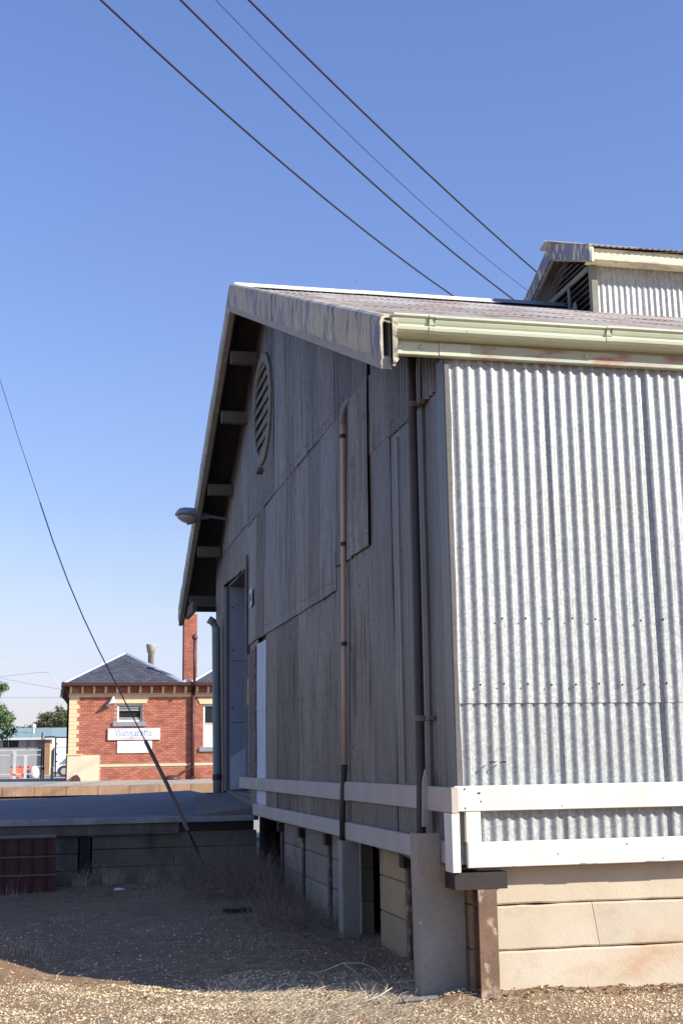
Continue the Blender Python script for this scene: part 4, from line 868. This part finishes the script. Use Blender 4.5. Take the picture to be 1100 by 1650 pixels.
# van
vn = thing('white_van', 'white van parked behind the black gate at the station corner', 'van', (-.2, 66, .72))
MB().prism([(-2.42, 1.0), (-2.42, 2.80), (.6, 2.82), (1.2, 2.6), (1.75, 1.95), (2.5, 1.75), (2.6, 1.0)], 1, 66, 67.9).build('body', 'van_white', vn)
MB().prism([(-2.05, 1.40), (-1.66, 1.74), (-1.30, 1.88), (-1.0, 1.9), (-1.0, 1.40)], 1, 65.985, 65.999).build('side_window', 'van_glass', vn)
B(-2.2, 2.4, 65.988, 65.9985, 2.28, 2.38).build('stripe', 'van_blue', vn)
B(-2.44, 2.6, 65.99, 67.9, .90, .998).build('bumper', 'bin', vn)
for x in (-1.75, 1.6):
    for y in (65.95, 67.7):
        w_ = MB(); k = 18
        for yy in (y, y+.2): w_.v += [(x+.32*math.cos(2*math.pi*q/k), yy, 1.03+.32*math.sin(2*math.pi*q/k)) for q in range(k)]
        for q in range(k): w_.f.append((q, (q+1) % k, k+(q+1) % k, k+q))
        w_.f += [tuple(range(k))[::-1], tuple(k+q for q in range(k))]; wo_ = w_.build('wheel', 'tyre', vn)
        MB().tube([(x, y-.004, 1.03), (x, y+.01, 1.03)], .18, 12).build('rim', 'mesh_wire', wo_)
# tub, sack, bin behind the fence
ob = thing('orange_barrier', 'faded orange plastic barrier behind the mesh fence', 'barrier', (-3.95, 63, .72))
MB().prism([(62.7, .72), (62.85, 1.02), (62.88, 1.33), (63.02, 1.33), (63.05, 1.02), (63.2, .72)], 0, -4.5, -3.42).build('body', 'orange', ob)
for i in range(5): MB().prism([(62.78, 1.334), (62.88, 1.37), (63.02, 1.37), (63.1, 1.334)], 0, -4.44+i*.21, -4.34+i*.21).build('lug', 'orange', ob)
for i in range(2): B(-4.3+i*.5, -4.05+i*.5, 62.66, 62.70, .74, .80).build('foot', 'bin', ob)
sk = MB(); sk.smooth = True; sk.lathe((-3.30, 62.6, .72), [(.22, 0), (.27, .15), (.25, .38), (.17, .52), (.06, .60), (.01, .61)], 12)
sk.v = [(x+.04*noise.noise((x*4, z*4, 1)), y, z+.03*noise.noise((x*5, y, z*5))) for x, y, z in sk.v]
tag(sk.build('white_sack', 'sack'), 'white bulging sack between the orange barrier and the grey bin', 'sack')
bn = thing('grey_bin', 'dark grey bin behind the fence left of the black gate', 'bin', (-3.05, 63.2, .72))
MB().hexa([(-3.20, 63, .72), (-2.86, 63, .72), (-2.86, 63.4, .72), (-3.20, 63.4, .72), (-3.24, 62.95, 1.28), (-2.82, 62.95, 1.28), (-2.82, 63.45, 1.28), (-3.24, 63.45, 1.28)]).build('body', 'bin', bn)
MB().bevbox(-3.26, -2.80, 62.93, 63.47, 1.283, 1.33, .01).build('lid', 'fence_white', bn)
# low green-roofed shed
gsd = thing('green_roofed_shed', 'long low grey shed with a faded green iron roof beyond the fence', 'shed', (-5, 88, .72))
wall = MB(); wx0, wx1, wy = -12, 1.0, 85.0
for (a, c2, z0, z1) in ((wx0, -5.75, .7, 3.15), (-5.75, -4.70, .7, 2.62), (-5.75, -4.70, 3.08, 3.15), (-4.70, wx1, .7, 3.15)): wall.box(a, c2, wy, wy+.2, z0, z1)
wall.build('wall', 'shed_wall', gsd)
B(wx0, wx1, wy+.25, 94, .7, 3.1).build('interior', 'black', gsd)
wob = B(-5.74, -4.71, wy+.14, wy+.16, 2.63, 3.07).build('window', 'glass', gsd); B(-5.40, -5.36, wy+.10, wy+.139, 2.63, 3.07).build('mullion', 'fence_white', wob)
for x in (-4.15, -3.55, -3.30): B(x, x+.22, wy-.03, wy-.001, 2.4, 3.14).build('cladding_panel', 'timber', gsd)
MB().hexa([(-2.98, wy-.35, .7), (-2.60, wy-.35, .7), (-2.60, wy-.01, .7), (-2.98, wy-.01, .7), (-2.98, wy-.35, 3.18), (-2.60, wy-.35, 3.18), (-2.60, wy-.01, 3.18), (-2.98, wy-.01, 3.18)]).build('brick_pier', 'brown_brick', gsd)
B(-2.59, -2.30, wy-.30, wy-.01, .7, 3.18).build('corner_panel', 'yellow_post', gsd)
for i in range(10):
    x0 = -12+i*1.35
    MB().hexa([(x0, wy-.5, 3.15), (x0+1.34, wy-.5, 3.15), (x0+1.34, wy+6, 4.02), (x0, wy+6, 4.02), (x0, wy-.5, 3.22), (x0+1.34, wy-.5, 3.22), (x0+1.34, wy+6, 4.09), (x0, wy+6, 4.09)]).build('roof_panel', 'shed_roof', gsd)
MB().prism([(wy-.6, 3.10), (wy-.6, 3.24), (wy-.501, 3.24), (wy-.501, 3.10)], 0, -12, 1.5).build('gutter', 'fence_white', gsd)
MB().lathe((-3.75, 87.5, 3.5), [(.06, 0), (.06, .48), (.16, .52), (.15, .72), (.03, .78)], 10).build('roof_ventilator', 'st_white', gsd)
# ---- trees
def tree(name, label, base, h, crown, n, leaf, m, tr=.16, seed=1, group='trees'):
    """crown: list of (dx, dy, z, rx, ry, rz) clumps"""
    r = np.random.default_rng(seed); t = thing(name, label, 'tree', base, group)
    tk = MB(); tk.smooth = True; tk.tube([(base[0], base[1], base[2]-.1), (base[0]+.05, base[1], base[2]+h*.25), (base[0]-.04, base[1]+.05, base[2]+h*.55), (base[0]+.05, base[1], base[2]+h*.8)], [tr, tr*.8, tr*.55, tr*.2], 8)
    for (dx, dy, z, rx, ry, rz) in crown[:9]: tk.tube([(base[0], base[1], base[2]+h*.35), (base[0]+dx*.5, base[1]+dy*.5, base[2]+(z+h*.35)*.5), (base[0]+dx, base[1]+dy, base[2]+z)], [tr*.45, tr*.3, tr*.1], 5)
    tk.build('trunk', 'bark', t)
    vol = np.array([c[3]*c[4]*c[5] for c in crown])**.6; vol /= vol.sum(); V = []; F = []
    for c, pr in zip(crown, vol):
        k = int(n*pr); d = r.normal(size=(k, 3)); d /= np.linalg.norm(d, axis=1)[:, None]; rad = r.uniform(.35, 1.0, size=k)**.55
        p = d*rad[:, None]*np.array(c[3:6])+np.array([base[0]+c[0], base[1]+c[1], base[2]+c[2]])
        p += r.normal(scale=leaf*.5, size=p.shape)
        for q in p:
            a = r.normal(size=3); a /= np.linalg.norm(a); bb = np.cross(a, r.normal(size=3)); bb /= np.linalg.norm(bb); L_ = leaf*r.uniform(.6, 1.4); w_ = L_*.42
            k0 = len(V); V += [tuple(q-a*L_*.5), tuple(q+bb*w_*.5), tuple(q+a*L_*.5), tuple(q-bb*w_*.5)]; F.append((k0, k0+1, k0+2, k0+3))
    cr = MB(); cr.v = V; cr.f = F; cr.build('crown', m, t)
def clumps(seed, n, w, h0, h1, s):
    r = random.Random(seed); return [(r.uniform(-w, w), r.uniform(-w, w), r.uniform(h0, h1), s*r.uniform(.7, 1.3), s*r.uniform(.7, 1.3), s*r.uniform(.5, .95)) for _ in range(n)]
tree('leafy_tree', 'bright green leafy tree at the left edge in front of the fence', (-5.3, 54, .72), 4.6, [(.35, 0, 2.6, .50, .5, .38), (.80, 0, 2.75, .42, .4, .34), (.95, .1, 2.25, .32, .3, .26), (.45, .3, 3.15, .45, .4, .35), (.1, -.2, 2.1, .4, .4, .3), (.2, .0, 4.1, .5, .4, .28), (.62, .0, 4.25, .25, .25, .18), (-.4, 0, 3.4, .7, .6, .6), (-.9, .1, 2.6, .6, .6, .5), (.75, -.1, 1.95, .22, .2, .2), (-.2, .1, 1.5, .35, .3, .3)], 6500, .12, 'leaf', .10, 5, 'trees beyond the platform')
tree('gum_tree', 'rounded olive-green tree behind the green roof nearest the station', (-1.7, 128, .7), 6.4, [(0, 0, 5.2, 1.0, 1.0, .8), (-.5, .3, 4.4, .9, .8, .8), (.5, .2, 4.6, .9, .9, .8), (.9, 0, 5.6, .6, .6, .5), (.0, .2, 6.0, .35, .3, .45), (-.35, 0, 6.3, .22, .2, .3), (.3, 0, 3.8, .9, .9, .7)], 3600, .26, 'leaf_olive', .16, 11, 'trees beyond the platform')
tree('gum_tree', 'olive-green tree with a flat crown left of the rounded gum tree', (-3.3, 131, .7), 6.0, [(0, 0, 4.8, .9, .8, .7), (.5, 0, 5.6, .55, .5, .45), (-.6, .2, 4.4, .8, .7, .6), (.4, .1, 4.3, .8, .8, .6), (-.1, 0, 5.6, .5, .4, .35)], 2800, .26, 'leaf_olive', .15, 12, 'trees beyond the platform')
tree('gum_tree', 'small yellowish gum tree showing just above the green roof', (-4.9, 135, .7), 5.3, [(0, 0, 4.3, .8, .7, .45), (.7, 0, 4.5, .6, .6, .4), (-.8, 0, 4.2, .7, .6, .4)], 1600, .26, 'leaf_olive', .12, 13, 'trees beyond the platform')
tl = MB(); rr = np.random.default_rng(3)
for k in range(5200):
    x = rr.uniform(-40, 60); q = Vector((x, 190+rr.uniform(-4, 4), rr.uniform(.7, 5.9+1.1*noise.noise((x*.35, 0, 0))+.7*noise.noise((x*1.2, 3, 0))))); a = Vector(rr.normal(size=3)).normalized(); bb = a.cross(Vector(rr.normal(size=3))).normalized()
    s = rr.uniform(.35, .8); tl.quad(q-a*s, q+bb*s*.6, q+a*s, q-bb*s*.6)
tag(tl.build('distant_trees', 'leaf_far'), 'band of distant greyish trees along the horizon', 'trees', None, 'stuff')
# ================================================================== GROUND LITTER
# gravel
def ico():
    t = [(0, 0, 1), (.9, 0, .1), (.28, .85, .05), (-.73, .53, -.05), (-.73, -.53, .1), (.28, -.85, -.05), (0, 0, -.8)]
    f = [(0, 1, 2), (0, 2, 3), (0, 3, 4), (0, 4, 5), (0, 5, 1), (6, 2, 1), (6, 3, 2), (6, 4, 3), (6, 5, 4), (6, 1, 5)]
    return np.array(t), np.array(f)
tv, tf = ico(); PTS = []
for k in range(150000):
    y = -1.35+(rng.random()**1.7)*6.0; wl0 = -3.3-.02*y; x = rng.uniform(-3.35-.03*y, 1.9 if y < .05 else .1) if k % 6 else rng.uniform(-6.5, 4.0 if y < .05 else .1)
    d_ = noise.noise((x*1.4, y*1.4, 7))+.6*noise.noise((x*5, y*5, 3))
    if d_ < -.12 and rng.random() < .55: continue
    if y > 1.3+.4*noise.noise((x*1.5, 3, 1)) and rng.random() < .88: continue  # pale stones thinned over dark earth where shade falls, to deepen it
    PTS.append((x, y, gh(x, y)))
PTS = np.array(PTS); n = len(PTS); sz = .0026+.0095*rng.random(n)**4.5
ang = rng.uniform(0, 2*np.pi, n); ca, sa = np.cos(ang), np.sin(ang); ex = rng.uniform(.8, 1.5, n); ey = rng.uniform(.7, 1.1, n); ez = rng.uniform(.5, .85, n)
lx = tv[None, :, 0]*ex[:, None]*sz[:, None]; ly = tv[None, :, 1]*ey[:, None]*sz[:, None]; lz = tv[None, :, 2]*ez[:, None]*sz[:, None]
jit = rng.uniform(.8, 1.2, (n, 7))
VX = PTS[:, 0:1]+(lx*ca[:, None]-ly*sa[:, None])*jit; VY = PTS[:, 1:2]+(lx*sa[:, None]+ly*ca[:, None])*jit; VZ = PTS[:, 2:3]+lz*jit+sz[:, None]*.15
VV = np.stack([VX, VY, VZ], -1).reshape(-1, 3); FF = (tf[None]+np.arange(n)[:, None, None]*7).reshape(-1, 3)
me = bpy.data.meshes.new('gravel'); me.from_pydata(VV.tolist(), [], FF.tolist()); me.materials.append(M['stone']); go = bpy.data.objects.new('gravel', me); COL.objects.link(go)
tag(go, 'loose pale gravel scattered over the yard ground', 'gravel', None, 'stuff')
def strips(name, m, items, label, cat):
    """items: list of (polyline, width) thin three-sided stems"""
    b = MB()
    for pts, wd in items:
        k = len(b.v); L_ = len(pts)
        for i, p in enumerate(pts):
            d = Vector(pts[min(i+1, L_-1)])-Vector(pts[max(i-1, 0)]); s = d.cross(Vector((.3, .2, 1))); s = s.normalized() if s.length > 1e-6 else Vector((1, 0, 0)); u = d.cross(s).normalized(); w_ = wd*(1-.7*i/(L_-1)); p = Vector(p)
            b.v += [tuple(p+s*w_), tuple(p-s*w_*.5+u*w_*.8), tuple(p-s*w_*.5-u*w_*.8)]
        for i in range(L_-1):
            for q in range(3): b.f.append((k+i*3+q, k+i*3+(q+1) % 3, k+i*3+3+(q+1) % 3, k+i*3+3+q))
    o = b.build(name, m); return tag(o, label, cat, None, 'stuff')
# dry straw lying in the sunlit strip
it = []
R = random.Random(21)
for k in range(2300):
    if k < 1500: x, y = R.gauss(-.75, .42), R.gauss(-.05, .33)
    else:
        cx, cy = R.choice(((-2.3, .6), (-2.7, 1.2), (-1.9, .1), (-1.4, .45), (-2.5, -.3), (.35, -.35), (-1.1, -.5), (-2.0, 1.9), (-1.2, 1.7))); x, y = R.gauss(cx, .22), R.gauss(cy, .18)
    if x > -.2 and y > .03: continue
    a = R.gauss(.25, .8); l = R.uniform(.03, .16); z = gh(x, y)+.006; e = R.uniform(0, .025) if R.random() > .05 else R.uniform(.02, .06)
    it.append(([(x, y, z), (x+l*.5*math.cos(a), y+l*.5*math.sin(a), z+e*.7+.004), (x+l*math.cos(a+R.uniform(-.4, .4)), y+l*math.sin(a), z+e)], R.uniform(.0008, .0019)))
strips('dry_straw', 'straw', it, 'dry pale straw lying on the sunlit gravel', 'straw')
# dead brush in the corner of shed and platform
it = []
for k in range(3300):
    c = R.random()
    if c < .5: bx, by = R.gauss(-.28, .22), R.uniform(3.2, 7.4)
    elif c < .8: bx, by = R.gauss(-.55, .32), R.uniform(5.6, 7.7)
    else: bx, by = R.gauss(-.2, .14), R.uniform(1.1, 3.6)
    if bx > .05: continue
    hgt = (.46 if by > 4.6 else .30 if by > 3.2 else .11)*R.uniform(.35, 1.15); z = gh(bx, by); p = Vector((bx, by, z)); d = Vector((R.gauss(-.1, .5), R.gauss(-.1, .5), 1)).normalized(); pts = [tuple(p)]
    for s in range(5):
        d = (d+Vector((R.gauss(0, .3), R.gauss(0, .3), R.gauss(-.10, .22)))).normalized(); p = p+d*hgt/4.2; p.x = min(p.x, .06); pts.append(tuple(p))
    it.append((pts, R.uniform(.0010, .0026)))
strips('dead_brush', 'brush', it, 'tangled dead brown brush in the corner between shed and platform', 'brush')
# dry grass tufts along the platform wall and scattered over the yard
it = []
for k in range(1150):
    if R.random() < .42: bx, by = R.choice((-1.72, -1.6, -1.25, -2.0, -.95))+R.gauss(0, .06), R.choice((7.8, 7.7, 7.45))+R.gauss(0, .06)
    else:
        cx, cy = R.choice(((-2.45, 2.2), (-2.6, 2.4), (-1.5, 3.5), (-2.2, 4.8), (-.9, 2.6), (-1.2, 1.0), (-.55, .75), (-2.75, 6.9), (-.4, .4))); bx, by = R.gauss(cx, .12), R.gauss(cy, .12)
    hgt = R.uniform(.04, .28) if by > 7 else R.uniform(.02, .085); z = gh(bx, by); l = R.gauss(0, .45); m_ = R.gauss(0, .45)
    it.append(([(bx, by, z-.01), (bx+l*hgt*.4, by+m_*hgt*.4, z+hgt*.6), (bx+l*hgt*1.1, by+m_*hgt*1.1, z+hgt*.95)], R.uniform(.0010, .0022)))
strips('dry_grass', 'straw', it, 'sparse dry grass tufts along the platform wall and yard', 'grass')
# bleached dead branch by the guard
def branch(name, pts, r, m, label):
    t = MB(); t.smooth = True
    for p, rr_ in zip(pts, r): t.tube(p, [rr_*(1-.6*i/(len(p)-1)) for i in range(len(p))], 6)
    return tag(t.build(name, m), label, 'branch')
branch('dead_branch', [[(-.62, .92, .06), (-.52, .90, .10), (-.40, .86, .10), (-.33, .80, .07), (-.30, .74, .03)], [(-.52, .90, .10), (-.46, .82, .06), (-.43, .74, .03)], [(-.62, .92, .06), (-.72, .98, .03)], [(-.40, .86, .10), (-.36, .92, .16)]], (.005, .004, .004, .002), 'twig', 'bleached forked dead branch lying in shade beside the grey guard')
branch('dry_twig', [[(-.62, .02, .012), (-.50, .06, .035), (-.40, .12, .07)], [(-.50, .06, .035), (-.45, .03, .03)], [(-.45, .09, .05), (-.42, .15, .085)]], (.006, .004, .004), 'twig', 'pale forked twig on the sunlit gravel at the shadow edge')
branch('dry_twig', [[(-.95, .30, .01), (-.85, .33, .03), (-.74, .38, .055)], [(-.85, .33, .03), (-.80, .30, .04)]], (.004, .003), 'twig', 'short pale twig poking into the shadow edge left of centre')
b = MB().bevbox(-.36, -.15, .035, .075, .004, .022, .004); b.v = [(x, y+.15*(x+.25), z) for x, y, z in b.v]
tag(b.build('wood_offcut', 'timber'), 'small weathered grey wood offcut lying before the grey guard', 'plank')
b = MB().bevbox(-.78, -.52, 4.78, 4.86, -.01, .035, .006); tag(b.build('dark_block', 'dark_steel'), 'small dark block lying alone in the shaded yard', 'block')
# leaf litter
it = MB()
for k in range(2600):
    c = R.random()
    if k % 7 == 0: x, y = R.uniform(.0, 1.7), R.gauss(.0, .06)
    elif c < .5: x, y = R.gauss(-.35, .3), R.uniform(.8, 7.5)
    elif c < .75: x, y = R.uniform(-2.2, .0), R.gauss(7.2, .45)
    else: x, y = R.uniform(-3.2, .5), R.uniform(-.9, 6)
    if y > 7.9 or (x > .06 and y > .07): continue
    s = R.uniform(.006, .020); a = R.uniform(0, 6.28); z = gh(x, y)+.004; c_, s_ = math.cos(a)*s, math.sin(a)*s; e = R.uniform(0, .012)
    it.quad((x-c_, y-s_, z), (x+s_*.5, y-c_*.5, z+e), (x+c_, y+s_, z+.004), (x-s_*.5, y+c_*.5, z+e*.5))
tag(it.build('leaf_litter', 'leaf_litter'), 'brown dry leaf litter scattered over the shaded yard', 'litter', None, 'stuff')
# a few larger stones and bits of rubbish
def rock(x, y, s, m, label, name='stone', cat='stone', flat=.6):
    b = MB(); k = 8; b.smooth = False
    for j, (t, rr_) in enumerate(((0, .7), (.25, 1), (.65, .85), (1, .4))):
        for q in range(k):
            a = 2*math.pi*q/k; f_ = 1+.25*noise.noise((x*9+math.cos(a), y*9+math.sin(a), j*.9)); b.v.append((x+s*rr_*f_*math.cos(a), y+s*rr_*f_*math.sin(a)*.8, gh(x, y)-.3*s+t*s*1.3*flat))
    for j in range(3):
        for q in range(k): b.f.append((j*k+q, j*k+(q+1) % k, (j+1)*k+(q+1) % k, (j+1)*k+q))
    b.f += [tuple(range(k))[::-1], tuple(3*k+q for q in range(k))]; return tag(b.build(name, m), label, cat)
rock(-.165, .10, .022, 'concrete', 'pale stone beside the foot of the grey guard')
rock(-.10, .06, .016, 'concrete', 'small cream stone before the foot of the grey guard')
rock(-2.47, -.02, .11, 'concrete', 'flat pale stone at the bottom left corner', flat=.35)
rock(-2.02, .0, .05, 'concrete_grey', 'grey flat stone at the bottom left of the yard', flat=.4)
rock(.26, -.28, .020, 'leaf_litter', 'dark clod lying on the gravel before the concrete planks', 'clod', 'clod')
rock(-1.75, .70, .03, 'leaf_litter', 'dark clod near the shadow edge on the left', 'clod', 'clod')
rock(-1.62, 7.0, .07, 'paper', 'pale crumpled scrap at the foot of the platform wall', 'paper_scrap', 'rubbish', .4)
rock(-.62, 6.1, .06, 'paper', 'crumpled pale scrap caught in the dead brush', 'paper_scrap', 'rubbish', .5)
